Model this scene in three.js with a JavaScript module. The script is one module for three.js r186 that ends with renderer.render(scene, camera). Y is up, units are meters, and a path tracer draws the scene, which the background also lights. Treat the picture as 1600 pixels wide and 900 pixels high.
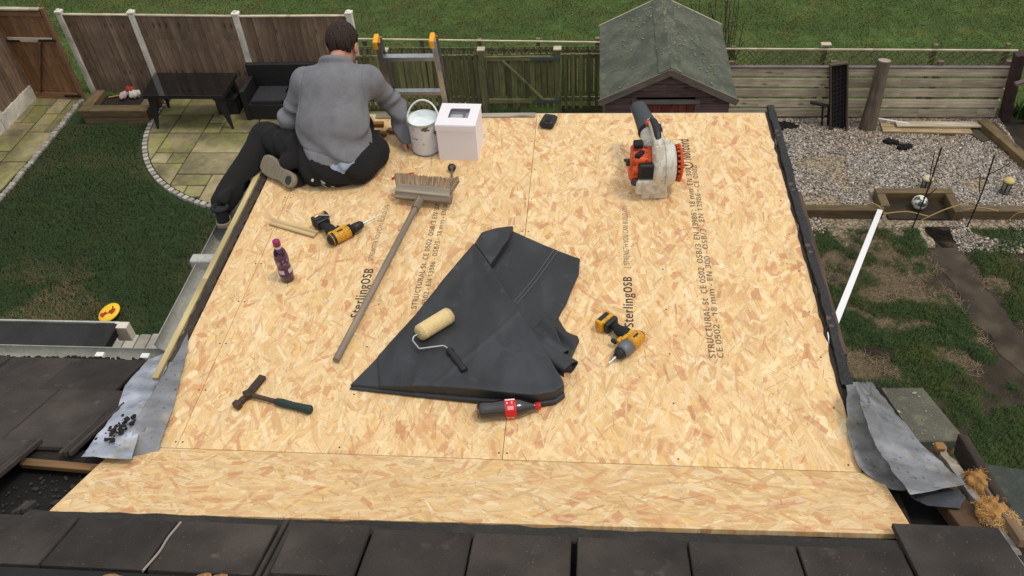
import * as THREE from 'three';
import { mergeGeometries, mergeVertices } from 'three/addons/utils/BufferGeometryUtils.js';
import { RoundedBoxGeometry } from 'three/addons/geometries/RoundedBoxGeometry.js';

// ---------- camera, sky, sun, exposure ----------
const scene = new THREE.Scene();
const camera = new THREE.PerspectiveCamera(38.32, 16 / 9, 0.1, 400);
camera.position.set(0, 7.671, 0);
camera.up.set(-0.01625, 0.72404, -0.68956);
camera.lookAt(-0.09056, 7.671 - 0.68789, -0.72015);

const renderer = new THREE.WebGLRenderer({ antialias: true });
renderer.toneMapping = THREE.LinearToneMapping;
renderer.toneMappingExposure = 0.85;
renderer.shadowMap.enabled = true;

const SUN = new THREE.Vector3(0.40, 1.0, -0.12).normalize();
{
  const w = 128, h = 64, data = new Float32Array(w * h * 4);
  for (let j = 0; j < h; j++) for (let i = 0; i < w; i++) {
    const el = ((j + 0.5) / h - 0.5) * Math.PI, az = ((i + 0.5) / w - 0.5) * 2 * Math.PI;
    const d = [Math.cos(el) * Math.cos(az), Math.sin(el), Math.cos(el) * Math.sin(az)];
    const c = d[0] * SUN.x + d[1] * SUN.y + d[2] * SUN.z;
    const up = Math.max(0, d[1]);
    const cloud = 0.06 * Math.sin(d[0] * 7 + 2 * Math.sin(d[2] * 5)) * Math.sin(d[2] * 6 + d[0] * 3);
    let L = 0.54 + 0.5 * up + 0.55 * Math.pow(Math.max(0, c), 6) + cloud;   // overcast: brighter overhead, bright veil round the sun
    if (d[1] < 0) L = 0.25;
    const o = (j * w + i) * 4;
    data[o] = L * 0.99; data[o + 1] = L * 1.0; data[o + 2] = L * 1.02; data[o + 3] = 1;
  }
  const t = new THREE.DataTexture(data, w, h, THREE.RGBAFormat, THREE.FloatType);
  t.mapping = THREE.EquirectangularReflectionMapping; t.magFilter = THREE.LinearFilter; t.needsUpdate = true;
  scene.background = t; scene.environment = t;
}
const sun = new THREE.DirectionalLight(0xfff1de, 1.5);
sun.position.copy(SUN).multiplyScalar(40); sun.target.position.set(0, 3, -7);
sun.castShadow = true; sun.shadow.radius = 20; sun.shadow.mapSize.set(2048, 2048);
Object.assign(sun.shadow.camera, { left: -14, right: 14, top: 14, bottom: -14, near: 1, far: 90 });
scene.add(sun, sun.target);

// ---------- helpers ----------
const lin = (r, g, b) => new THREE.Color().setRGB(r, g, b);
const V = (a) => new THREE.Vector3(a[0], a[1], a[2]);
function rng(s) { let a = s >>> 0; return () => { a = (a + 0x6d2b79f5) | 0; let t = Math.imul(a ^ (a >>> 15), 1 | a); t = (t + Math.imul(t ^ (t >>> 7), 61 | t)) ^ t; return ((t ^ (t >>> 14)) >>> 0) / 4294967296; }; }
const R = rng(12345);
const rr = (a, b, f = R) => a + (b - a) * f();
const clamp = (x, a = 0, b = 1) => Math.min(b, Math.max(a, x));
const lerp = (a, b, t) => a + (b - a) * t;
const sstep = (a, b, x) => { const t = clamp((x - a) / (b - a)); return t * t * (3 - 2 * t); };
function hash(x, y, s) { let h = Math.imul(x | 0, 374761393) + Math.imul(y | 0, 668265263) + Math.imul(s | 0, 1442695041); h = Math.imul(h ^ (h >>> 13), 1274126177); return ((h ^ (h >>> 16)) >>> 0) / 4294967296; }
function vn(x, y, s = 0, per = 0) {
  const xi = Math.floor(x), yi = Math.floor(y), fx = x - xi, fy = y - yi, u = fx * fx * (3 - 2 * fx), v = fy * fy * (3 - 2 * fy);
  const m = (a) => (per ? ((a % per) + per) % per : a);
  return lerp(lerp(hash(m(xi), m(yi), s), hash(m(xi + 1), m(yi), s), u), lerp(hash(m(xi), m(yi + 1), s), hash(m(xi + 1), m(yi + 1), s), u), v);
}
function fbm(x, y, s = 0, o = 4, per = 0) { let a = 0, w = 0.5, n = 0; for (let i = 0; i < o; i++) { a += w * vn(x, y, s + i * 17, per); n += w; x *= 2; y *= 2; if (per) per *= 2; w *= 0.5; } return a / n; }
const baseOf = new WeakMap(), used = {};
function numbered(n) { const k = used[n] = (used[n] ?? -1) + 1; return k ? n + '_' + String(k).padStart(3, '0') : n; }
function T(name, label, category, base = [0, 0, 0], group) {
  const o = new THREE.Group(); o.name = numbered(name); o.position.set(...base); baseOf.set(o, base); scene.add(o);
  o.userData = { label, category }; if (group) o.userData.group = group; return o;
}
function M(geo, mat, name) { const m = new THREE.Mesh(geo, mat); m.castShadow = m.receiveShadow = true; m.name = name; return m; }
function W(parent, name, geo, mat, label) {            // geometry given in world coordinates becomes a part of its thing
  const b = baseOf.get(parent); geo.translate(-b[0], -b[1], -b[2]);
  const m = M(geo, mat, name); baseOf.set(m, b); parent.add(m); if (label) m.userData.label = label; return m;
}
function PM(parent, name, geo, mat, p, rot) {          // shared geometry placed at a world point
  const b = baseOf.get(parent), m = M(geo, mat, name); m.position.set(p[0] - b[0], p[1] - b[1], p[2] - b[2]); if (rot) m.rotation.set(...rot); parent.add(m); return m;
}
function struct(name, geo, mat) { const m = M(geo, mat, numbered(name)); m.userData.kind = 'structure'; baseOf.set(m, [0, 0, 0]); scene.add(m); return m; }
function uvm(g, s = 1, off = true) {                       // uv in metres, u along the longest side
  g.computeBoundingBox(); const bb = g.boundingBox, e = [bb.max.x - bb.min.x, bb.max.y - bb.min.y, bb.max.z - bb.min.z];
  const L = e.indexOf(Math.max(...e)), p = g.attributes.position, n = g.attributes.normal, uv = new Float32Array(p.count * 2), ou = off ? R() * 7 : 0, ov = off ? R() * 7 : 0;
  for (let i = 0; i < p.count; i++) {
    const c = [p.getX(i), p.getY(i), p.getZ(i)], a = [Math.abs(n.getX(i)), Math.abs(n.getY(i)), Math.abs(n.getZ(i))];
    const k = a.indexOf(Math.max(...a)); let u = L, v;
    if (k === L) { u = (k + 1) % 3; v = (k + 2) % 3; } else v = 3 - k - L;
    uv[2 * i] = c[u] * s + ou; uv[2 * i + 1] = c[v] * s + ov;
  }
  g.setAttribute('uv', new THREE.BufferAttribute(uv, 2)); return g;
}
function place(g, c, r) { if (r) g.applyMatrix4(new THREE.Matrix4().makeRotationFromEuler(new THREE.Euler(...r))); g.translate(...c); return g; }
function box(c, w, h, d, r = 0, rot) {
  const g = r ? new RoundedBoxGeometry(w, h, d, r > 0.01 ? 3 : 1, Math.min(r, w / 2.01, h / 2.01, d / 2.01)) : new THREE.BoxGeometry(w, h, d);
  uvm(g); return place(g, c, rot);
}
function basis(a, b, up) {
  const A = V(a), X = V(b).sub(A), L = X.length(); X.normalize();
  let U = V(up); if (Math.abs(U.dot(X)) > 0.99) U = new THREE.Vector3(1, 0, 0);
  const Z = new THREE.Vector3().crossVectors(X, U).normalize(), Y = new THREE.Vector3().crossVectors(Z, X);
  return { m: new THREE.Matrix4().makeBasis(X, Y, Z), A, L, mid: V(b).add(A).multiplyScalar(0.5) };
}
function beam(a, b, w, h, r = 0, up = [0, 1, 0]) {
  const k = basis(a, b, up), g = r ? new RoundedBoxGeometry(k.L, h, w, r > 0.01 ? 3 : 1, Math.min(r, w / 2.01, h / 2.01)) : new THREE.BoxGeometry(k.L, h, w);
  uvm(g); g.applyMatrix4(k.m); g.translate(k.mid.x, k.mid.y, k.mid.z); return g;
}
function cyl(a, b, ra, rb = ra, n = 16) {
  const k = basis(a, b, [0, 1, 0]), g = new THREE.CylinderGeometry(rb, ra, k.L, n, 1); uvm(g);
  g.rotateZ(-Math.PI / 2); g.applyMatrix4(k.m); g.translate(k.mid.x, k.mid.y, k.mid.z); return g;
}
function turned(a, b, prof, n = 24) {                       // lathe along a-b; prof: [t along (m), radius]
  const k = basis(a, b, [0, 1, 0]), g = new THREE.LatheGeometry(prof.map(([t, r]) => new THREE.Vector2(Math.max(r, 1e-4), t)), n);
  g.rotateZ(-Math.PI / 2); g.applyMatrix4(k.m); g.translate(...a); return g;
}
function tube(pts, r, seg = 24, n = 8, tension = 0.5) { const g = new THREE.TubeGeometry(new THREE.CatmullRomCurve3(pts.map(V), false, 'catmullrom', tension), seg, r, n); return g; }
function bent(pts, r, n = 8) { const path = new THREE.CurvePath(); for (let i = 1; i < pts.length; i++) path.add(new THREE.LineCurve3(V(pts[i - 1]), V(pts[i]))); return new THREE.TubeGeometry(path, (pts.length - 1) * 6, r, n); }
function mg(list) { return mergeGeometries(list.map((g) => { g = g.index ? g.toNonIndexed() : g; for (const k of Object.keys(g.attributes)) if (!['position', 'normal', 'uv'].includes(k)) g.deleteAttribute(k); if (!g.attributes.uv) uvm(g); return g; })); }
function poly(pts, y, h, bevel = 0) {                        // prism: xz outline, top at y, thickness h
  const s = new THREE.Shape(pts.map(([x, z]) => new THREE.Vector2(x, -z)));
  const g = new THREE.ExtrudeGeometry(s, { depth: h - bevel, bevelEnabled: bevel > 0, bevelThickness: bevel, bevelSize: bevel, bevelOffset: -bevel, bevelSegments: 1, steps: 1 });
  g.rotateX(-Math.PI / 2); g.translate(0, y - h, 0); g.computeVertexNormals(); return uvm(g, 1, false);
}
function sheet(pts, y) { const g = new THREE.ShapeGeometry(new THREE.Shape(pts.map(([x, z]) => new THREE.Vector2(x, -z)))); g.rotateX(-Math.PI / 2); g.translate(0, y, 0); return uvm(g, 1, false); }
// surface nets over a distance field
function nets(f, lo, hi, c) {
  const n = [0, 1, 2].map((i) => Math.ceil((hi[i] - lo[i]) / c) + 1), S = new Float32Array(n[0] * n[1] * n[2]), id = (x, y, z) => (z * n[1] + y) * n[0] + x;
  for (let z = 0; z < n[2]; z++) for (let y = 0; y < n[1]; y++) for (let x = 0; x < n[0]; x++) S[id(x, y, z)] = f(lo[0] + x * c, lo[1] + y * c, lo[2] + z * c);
  const vid = new Int32Array(S.length).fill(-1), P = [], I = [];
  for (let z = 0; z < n[2] - 1; z++) for (let y = 0; y < n[1] - 1; y++) for (let x = 0; x < n[0] - 1; x++) {
    let k = 0, px = 0, py = 0, pz = 0; const v = [];
    for (let i = 0; i < 8; i++) v.push(S[id(x + (i & 1), y + ((i >> 1) & 1), z + (i >> 2))]);
    for (let i = 0; i < 8; i++) for (const b of [1, 2, 4]) if (!(i & b)) { const j = i | b; if ((v[i] < 0) !== (v[j] < 0)) { const t = v[i] / (v[i] - v[j]); px += (i & 1) + (b === 1 ? t : 0); py += ((i >> 1) & 1) + (b === 2 ? t : 0); pz += (i >> 2) + (b === 4 ? t : 0); k++; } }
    if (k) { vid[id(x, y, z)] = P.length / 3; P.push(lo[0] + (x + px / k) * c, lo[1] + (y + py / k) * c, lo[2] + (z + pz / k) * c); }
  }
  const q = (a, b, d, e, fl) => { if (a < 0 || b < 0 || d < 0 || e < 0) return; fl ? I.push(a, d, b, a, e, d) : I.push(a, b, d, a, d, e); };
  for (let z = 1; z < n[2] - 1; z++) for (let y = 1; y < n[1] - 1; y++) for (let x = 1; x < n[0] - 1; x++) {
    const s = S[id(x, y, z)] < 0;
    if (s !== S[id(x + 1, y, z)] < 0) q(vid[id(x, y - 1, z - 1)], vid[id(x, y, z - 1)], vid[id(x, y, z)], vid[id(x, y - 1, z)], !s);
    if (s !== S[id(x, y + 1, z)] < 0) q(vid[id(x - 1, y, z - 1)], vid[id(x - 1, y, z)], vid[id(x, y, z)], vid[id(x, y, z - 1)], !s);
    if (s !== S[id(x, y, z + 1)] < 0) q(vid[id(x - 1, y - 1, z)], vid[id(x, y - 1, z)], vid[id(x, y, z)], vid[id(x - 1, y, z)], !s);
  }
  const g = new THREE.BufferGeometry(); g.setAttribute('position', new THREE.Float32BufferAttribute(P, 3)); g.setIndex(I);
  const N = new Float32Array(P.length), e = c * 0.35;
  for (let i = 0; i < P.length; i += 3) {
    const x = P[i], y = P[i + 1], z = P[i + 2]; let a = f(x + e, y, z) - f(x - e, y, z), b = f(x, y + e, z) - f(x, y - e, z), d = f(x, y, z + e) - f(x, y, z - e);
    const l = Math.hypot(a, b, d) || 1; N[i] = a / l; N[i + 1] = b / l; N[i + 2] = d / l;
  }
  g.setAttribute('normal', new THREE.BufferAttribute(N, 3)); return uvm(g, 1, false);
}
const cap = (x, y, z, a, b, ra, rb) => { const bx = b[0] - a[0], by = b[1] - a[1], bz = b[2] - a[2], px = x - a[0], py = y - a[1], pz = z - a[2]; const h = clamp((px * bx + py * by + pz * bz) / (bx * bx + by * by + bz * bz)); return Math.hypot(px - bx * h, py - by * h, pz - bz * h) - (ra + (rb - ra) * h); };
const ell = (x, y, z, c, r) => { const a = (x - c[0]) / r[0], b = (y - c[1]) / r[1], d = (z - c[2]) / r[2], k0 = Math.hypot(a, b, d), k1 = Math.hypot(a / r[0], b / r[1], d / r[2]); return k1 < 1e-6 ? -Math.min(...r) : k0 * (k0 - 1) / k1; };
const smin = (a, b, k) => { const h = Math.max(k - Math.abs(a - b), 0) / k; return Math.min(a, b) - h * h * k * 0.25; };
function sdPoly(x, z, P) { let d = 1e9, s = 1; for (let i = 0, j = P.length - 1; i < P.length; j = i++) { const ex = P[j][0] - P[i][0], ez = P[j][1] - P[i][1], wx = x - P[i][0], wz = z - P[i][1], t = clamp((wx * ex + wz * ez) / (ex * ex + ez * ez)); d = Math.min(d, Math.hypot(wx - ex * t, wz - ez * t)); const c1 = z >= P[i][1], c2 = z < P[j][1], c3 = ex * wz > ez * wx; if ((c1 && c2 && c3) || (!c1 && !c2 && !c3)) s = -s; } return s * d; }
const xz = (a) => a.map((p) => [p[0], p[2]]);

// ---------- textures and materials ----------
function tex(n, fn, { srgb = true, rep = 1 } = {}) {
  const d = new Uint8Array(n * n * 4);
  for (let j = 0; j < n; j++) for (let i = 0; i < n; i++) { const c = fn(i / n, j / n, i, j), o = (j * n + i) * 4; d[o] = clamp(c[0], 0, 255); d[o + 1] = clamp(c[1] ?? c[0], 0, 255); d[o + 2] = clamp(c[2] ?? c[0], 0, 255); d[o + 3] = 255; }
  const t = new THREE.DataTexture(d, n, n); t.wrapS = t.wrapT = THREE.RepeatWrapping; t.magFilter = THREE.LinearFilter; t.minFilter = THREE.LinearMipmapLinearFilter; t.generateMipmaps = true;
  if (srgb) t.colorSpace = THREE.SRGBColorSpace; t.repeat.set(rep, rep); t.needsUpdate = true; return t;
}
const g3 = (v) => [v, v, v];
// neutral textures, tinted by material colours; repeat = tiles per metre
const woodT = tex(512, (u, v) => { const w = fbm(u * 3, v * 60, 3, 3, 0) , k = fbm(u * 4, v * 8, 9, 3, 0); const kn = Math.max(0, 1 - Math.hypot((u - 0.3) * 12, (v - 0.4) * 30)) + Math.max(0, 1 - Math.hypot((u - 0.75) * 14, (v - 0.8) * 34)); return g3(255 * (0.55 + 0.33 * w + 0.22 * k - 0.35 * kn)); }, { rep: 1.1 });
const woodB = tex(256, (u, v) => g3(255 * fbm(u * 3, v * 70, 5, 3)), { srgb: false, rep: 1.3 });
const mottleT = tex(512, (u, v) => { const a = fbm(u * 6, v * 6, 21, 5, 6), b = vn(u * 128, v * 128, 4, 128); return g3(255 * (0.62 + 0.36 * a + 0.1 * b)); }, { rep: 0.8 });
const grainB = tex(256, (u, v) => g3(255 * (0.6 * vn(u * 128, v * 128, 8, 128) + 0.4 * fbm(u * 16, v * 16, 3, 3, 16))), { srgb: false, rep: 3 });
const tileT = tex(1024, (u, v, i, j) => { const a = fbm(u * 5, v * 5, 31, 5, 5), s = hash(i, j, 77), c = hash(i >> 1, j >> 1, 78), l = fbm(u * 12, v * 12, 90, 4, 12); let k = 0.66 + 0.62 * (a - 0.5) + 0.2 * (s - 0.5); const sp = (c > 0.995 ? 1.3 * hash(i >> 1, j >> 1, 79) : 0) + (hash(i >> 2, j >> 2, 80) > 0.9972 ? 1.1 : 0) + (hash((i + 2) >> 3, (j + 3) >> 2, 84) > 0.9992 ? 1.3 : 0) + (l > 0.74 ? 0.3 * (l - 0.74) * 8 : 0); k += sp; return [255 * k, 252 * k, 247 * k]; }, { rep: 1.15 });
const fabricT = tex(256, (u, v, i, j) => g3(255 * (0.74 + 0.14 * hash(i, j, 5) + 0.16 * fbm(u * 8, v * 8, 2, 4, 8))), { rep: 3 });
const fabricB = tex(256, (u, v, i, j) => g3(255 * (0.5 + 0.5 * Math.sin(u * 2 * Math.PI * 64) * Math.sin(v * 2 * Math.PI * 64)) * 0.4 + 153 * fbm(u * 10, v * 10, 6, 4, 10)), { srgb: false, rep: 5 });
const slabT = tex(512, (u, v) => { const a = fbm(u * 4, v * 4, 41, 5, 4), g = fbm(u * 3, v * 3, 55, 4, 3), d = fbm(u * 24, v * 24, 60, 3, 24); const k = 0.77 + 0.5 * (a - 0.5) + 0.2 * (d - 0.5), q = sstep(0.4, 0.62, g); return [255 * k * lerp(1.0, 0.95, q), 255 * k * lerp(0.98, 0.98, q), 255 * k * lerp(0.95, 0.8, q)]; }, { rep: 0.55 });
const grassT = tex(1024, (u, v, i, j) => { const a = fbm(u * 6, v * 6, 71, 5, 6), b = vn(u * 300, v * 150, 72, 0), y = sstep(0.52, 0.75, fbm(u * 9, v * 9, 75, 4, 9)); const k = 0.8 + 0.4 * (a - 0.5) + 0.2 * (b - 0.5); return [255 * k * lerp(0.9, 1.08, y), 255 * k, 255 * k * lerp(0.92, 0.86, y)]; }, { rep: 0.3 });
const soilT = tex(1024, (u, v, i, j) => { const a = fbm(u * 8, v * 8, 81, 6, 8), b = hash(i, j, 82); const k = 0.78 + 0.7 * (a - 0.5) + 0.25 * (b - 0.5); return [255 * k, 255 * k * 0.97, 255 * k * 0.92]; }, { rep: 0.5 });
const gravelT = tex(1024, (u, v) => { let best = 9, id = 0; const x = u * 64, y = v * 64, xi = Math.floor(x), yi = Math.floor(y); for (let a = -1; a < 2; a++) for (let b = -1; b < 2; b++) { const cx = xi + a, cy = yi + b, mx = (cx + 64) % 64, my = (cy + 64) % 64, dx = cx + hash(mx, my, 1) - x, dy = cy + hash(mx, my, 2) - y, d = dx * dx + dy * dy; if (d < best) { best = d; id = hash(mx, my, 3); } } const k = (0.5 + 0.5 * id) * (1 - 0.25 * Math.min(1, best)); return [255 * k, 246 * k, 228 * k]; }, { rep: 0.6 });
const leadT = tex(512, (u, v) => { const a = fbm(u * 3, v * 3, 101, 6, 3), b = fbm(u * 7, v * 7, 105, 5, 7), s = fbm(u * 20, v * 4, 107, 4, 0); let k = 0.74 + 0.3 * (a - 0.5) + 0.26 * (s - 0.5); k += sstep(0.5, 0.75, b) * 0.16 - 0.10 * sstep(0.5, 0.85, fbm(u * 16, v * 16, 109, 5, 16)) - 0.2 * sstep(0.78, 0.86, fbm(u * 50, v * 50, 113, 2, 50)); const br = sstep(0.6, 0.74, fbm(u * 9, v * 9, 111, 4, 9)) * 0.6; return [255 * k * lerp(0.98, 1.0, br), 255 * k * lerp(0.99, 0.95, br), 255 * k * lerp(1.02, 0.86, br)]; }, { rep: 1.4 });
const feltT = tex(512, (u, v, i, j) => { const a = fbm(u * 6, v * 6, 121, 5, 6), s = hash(i, j, 123), l = sstep(0.56, 0.72, fbm(u * 26, v * 26, 125, 3, 26)); const k = 0.76 + 0.35 * (a - 0.5) + 0.34 * (s - 0.5) + 0.12 * l; return [255 * k, 255 * k, 250 * k * lerp(1, 0.94, l)]; }, { rep: 0.7 });
const rubberT = tex(512, (u, v) => { const a = fbm(u * 4, v * 4, 131, 5, 4), d = sstep(0.55, 0.8, fbm(u * 3, v * 9, 133, 5, 3)); return g3(255 * (0.74 + 0.24 * (a - 0.5) + 0.2 * d + 0.25 * sstep(0.66, 0.8, fbm(u * 14, v * 14, 137, 4, 14)))); }, { rep: 1 });
const mat = (color, o = {}) => { const m = new THREE.MeshStandardMaterial({ color, roughness: 0.85, ...o }); return m; };
const hexMul = (hex, k) => new THREE.Color(hex).multiplyScalar(k);
const woodM = (hex, o) => mat(hex, { map: woodT, bumpMap: woodB, bumpScale: 0.0015, ...o });
const variants = (hex, n, sp, f = woodM) => Array.from({ length: n }, (_, i) => f(hexMul(hex, 1 + sp * (2 * i / (n - 1) - 1)).lerp(hexMul(0x8a8078, 0.6), (i % 2) * 0.18)));
const mFence = variants(0x9a806b, 6, 0.26), mPicket = variants(0x84825a, 5, 0.28), mPale = variants(0xe4d6ba, 5, 0.09), mGate = variants(0xa07450, 4, 0.18);
const mConcrete = mat(0xfffaee, { map: mottleT, bumpMap: grainB, bumpScale: 0.002 });
const mTile = [0x564f4b, 0x4e4845, 0x5c5450].map((c) => mat(c, { map: tileT, bumpMap: grainB, bumpScale: 0.002, roughness: 0.9 }));
const mRubber = mat(0x34373c, { map: rubberT, roughness: 0.56, bumpMap: grainB, bumpScale: 0.0004 });
const mBlack = mat(0x17181b, { roughness: 0.5 }), mBlackRough = mat(0x1b1c1f, { roughness: 0.85, map: fabricT }), mDark = mat(0x0d0d0e, { roughness: 0.95 });
const grimeT = tex(512, (u, v) => { const a = fbm(u * 7, v * 7, 141, 5, 7), s = fbm(u * 40, v * 40, 143, 3, 40), q = 1 - 0.35 * sstep(0.52, 0.75, a) - 0.5 * sstep(0.66, 0.8, s); return [250 * q, 246 * q, 240 * q]; }, { rep: 9 });
const mYellow = mat(0xe0a41c, { roughness: 0.5, map: grimeT }), mRed = mat(0xc3181c, { roughness: 0.4 }), mOrange = mat(0xe2561f, { roughness: 0.48, map: grimeT });
const mWhite = mat(0xe8e8e6, { roughness: 0.5 }), mGreyPl = mat(0xc9cac6, { roughness: 0.5, map: mottleT });
const mAlu = mat(0xb9bcbf, { metalness: 0.85, roughness: 0.38, map: mottleT }), mSteel = mat(0xc4c7ca, { metalness: 0.9, roughness: 0.3 });
const mLead = mat(0xd3dae4, { map: leadT, metalness: 0.12, roughness: 0.6, bumpMap: mottleT, bumpScale: 0.004 });
const mSleeper = variants(0x7d6a48, 4, 0.16);
const D = 5.2, TAN = Math.tan(22 * Math.PI / 180);
const slopeY = (z) => D + (z + 1.7) * TAN;

// ---------- the setting: ground ----------
const mField = mat(lin(0.12, 0.18, 0.043), { map: grassT, roughness: 1 }), mLawn = mat(lin(0.036, 0.066, 0.02), { map: grassT, roughness: 1 }), mSoil = mat(lin(0.092, 0.072, 0.05), { map: soilT, roughness: 1, bumpMap: grainB, bumpScale: 0.02 });
const mGravel = mat(0xb9afa2, { map: gravelT, roughness: 1 }), mJoint = mat(lin(0.06, 0.054, 0.04), { map: soilT, roughness: 1 });
struct('field', sheet([[-90, 20], [90, 20], [90, -160], [-90, -160]], 0), mField);
struct('lawn', sheet([[-9.45, -12.75], [-1.2, -12.75], [-1.2, -2], [-9.45, -2]], 0.006), mLawn);
struct('rough_ground', sheet([[1.15, -12.5], [9.5, -12.5], [9.5, -1], [1.15, -1]], 0.006), mSoil);
struct('gravel_bed', sheet([[1.2, -12.22], [6.45, -12.22], [6.45, -8.95], [1.2, -8.95]], 0.012), mGravel);
{ const L = [], Q = []; for (let i = 0; i <= 60; i++) { const z = -9.4 + i * 0.09, c = 5.1 + 0.25 * Math.sin(z * 0.9); L.push([c - 0.2 - 0.35 * (fbm(z * 3 + 50, 3, 261, 4) - 0.5), z]); Q.unshift([c + 0.2 + 0.35 * (fbm(z * 3 + 50, 9, 263, 4) - 0.5), z]); } struct('mud_path', sheet(L.concat(Q), 0.012), mat(lin(0.09, 0.074, 0.056), { map: soilT, roughness: 1 })); }

// grass and gravel that nobody could count
function bladeTuft(n, h, w, spread, f, lean = 1) {
  const P = [], N = [];
  for (let i = 0; i < n; i++) {
    const a = f() * 6.28, r = spread * Math.sqrt(f()), x = Math.cos(a) * r, z = Math.sin(a) * r, b = f() * 6.28, l = lean * h * (0.35 + 0.55 * f()), hh = h * (0.6 + 0.5 * f()), dx = Math.cos(b), dz = Math.sin(b);
    const A = [x - dz * w, 0, z + dx * w], B = [x + dz * w, 0, z - dx * w], up = (B[2] - A[2]) * (dx * l + x - A[0]) - (B[0] - A[0]) * (dz * l + z - A[2]); P.push(...(up > 0 ? A : B), ...(up > 0 ? B : A), x + dx * l, hh, z + dz * l);   // wound so that the upper side faces the sky
    for (let k = 0; k < 3; k++) N.push(dx * 0.3, 0.9, dz * 0.3);
  }
  const g = new THREE.BufferGeometry(); g.setAttribute('position', new THREE.Float32BufferAttribute(P, 3)); g.setAttribute('normal', new THREE.Float32BufferAttribute(N, 3)); g.setAttribute('uv', new THREE.Float32BufferAttribute(new Float32Array(P.length / 3 * 2), 2)); return g;
}
function scatter(name, label, category, geo, m, count, pick) {
  const im = new THREE.InstancedMesh(geo, m, count), o = new THREE.Object3D(), c = new THREE.Color(); let k = 0, tries = 0;
  while (k < count && tries++ < count * 12) {
    const p = pick(); if (!p) continue;
    o.position.set(p.x, p.y ?? 0.005, p.z); o.rotation.set(p.rx ?? 0, R() * 6.28, p.rz ?? 0); o.scale.set(p.s, p.s * (p.h ?? 1), p.s); o.updateMatrix(); im.setMatrixAt(k, o.matrix); im.setColorAt(k, c.setRGB(...p.c)); k++;
  }
  im.count = k; im.name = numbered(name); im.castShadow = im.receiveShadow = true; im.userData = { label, category, kind: 'stuff' }; scene.add(im); return im;
}
const mBlade = mat(0xffffff, { roughness: 0.9, side: THREE.DoubleSide });
const PC = [-4.95, -12.35], PR = 2.72;                                   // round patio: centre and radius
const inPatio = (x, z) => Math.hypot(x - PC[0], z - PC[1]) < PR + 0.16;
const tuftA = bladeTuft(10, 0.022, 0.005, 0.06, rng(1)), tuftB = bladeTuft(14, 0.075, 0.0055, 0.08, rng(2)), tuftF = bladeTuft(12, 0.017, 0.007, 0.1, rng(3)), strawG = bladeTuft(12, 0.03, 0.0028, 0.14, rng(4), 3.2);
scatter('lawn_grass', 'short dark green lawn grass with straw coloured patches beside the round patio', 'grass', tuftA, mBlade, 42000, () => {
  const x = rr(-9.4, -1.6), z = rr(-12.3, -4.2); if (inPatio(x, z) || (x < -7.7 && z < -12.0) || (z > -5.0 && x < -4)) return null;
  const n = fbm(x * 1.1 + 7, z * 1.1, 201, 4), mk = sstep(-9.4, -7.3, z) * sstep(-6.0, -7.7, x), y = sstep(0.52, 0.68, n + 0.1 * mk) * (0.22 + 0.78 * mk), k = 0.85 + 0.3 * R();
  if (R() < y * 0.45) return null;
  return { x, z, s: 0.8 + 0.5 * R(), c: [lerp(0.032, 0.19, y) * k, lerp(0.057, 0.135, y) * k, lerp(0.013, 0.06, y) * k] };
});
scatter('field_grass', 'mown green grass of the open field behind the fences', 'grass', tuftF, mBlade, 60000, () => {
  const x = rr(-15.5, 10.5), z = rr(-19.5, -12.5); if (z > -13.0 && x < -3.9) return null;
  const n = fbm(x * 0.5, z * 0.9, 211, 4), m = fbm(x * 2.1, z * 2.6, 215, 3), k = (0.93 + 0.14 * R()) * (0.82 + 0.36 * m), y = sstep(0.5, 0.75, n);
  return { x, z, s: 0.7 + 0.6 * R(), c: [lerp(0.088, 0.135, y) * k, lerp(0.126, 0.148, y) * k, lerp(0.028, 0.042, y) * k] };
});
const mudPath = (x, z) => Math.abs(x - (5.1 + 0.25 * Math.sin(z * 0.9))) < 0.2 + 0.2 * fbm(x * 4 + 9, z * 4 + 50, 262, 3);
const rough = (x, z) => { const n = (0.5 * fbm(x * 1.5 + 3, z * 1.5, 221, 3) + 0.5 * fbm(x * 4 + 13, z * 4 + 7, 223, 3)); return n - (mudPath(x, z) ? 0.3 : 0); };
scatter('rough_grass', 'uneven tufts of dark green grass over the rough ground on the right', 'grass', tuftB, mBlade, 56000, () => {
  const x = rr(1.2, 8), z = rr(-9.35, -2.3), n = rough(x, z); if (n < 0.43 || R() > sstep(0.42, 0.56, n) + 0.08) return null;
  const k = 0.5 + 0.8 * R(), m = fbm(x * 2, z * 2, 229, 3); return { x, z, s: 0.4 + 0.6 * R() * sstep(0.42, 0.64, n), h: 1.0, c: [lerp(0.032, 0.10, m * m) * k, lerp(0.068, 0.105, m) * k, 0.02 * k] };
});
scatter('dead_grass', 'flattened pale straw coloured dead grass between the green tufts', 'dead grass', strawG, mBlade, 15000, () => {
  const x = rr(1.2, 8), z = rr(-9.3, -2.3), n = rough(x, z), q = fbm(x * 1.7 + 40, z * 1.7, 241, 3); if (n > 0.56 || q < 0.46 || R() < 0.25 || mudPath(x, z)) return null;
  const k = 0.35 + 0.9 * R(); return { x, z, s: 0.7 + 0.9 * R(), h: 0.5, c: [0.22 * k, 0.165 * k, 0.095 * k] };
});
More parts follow.
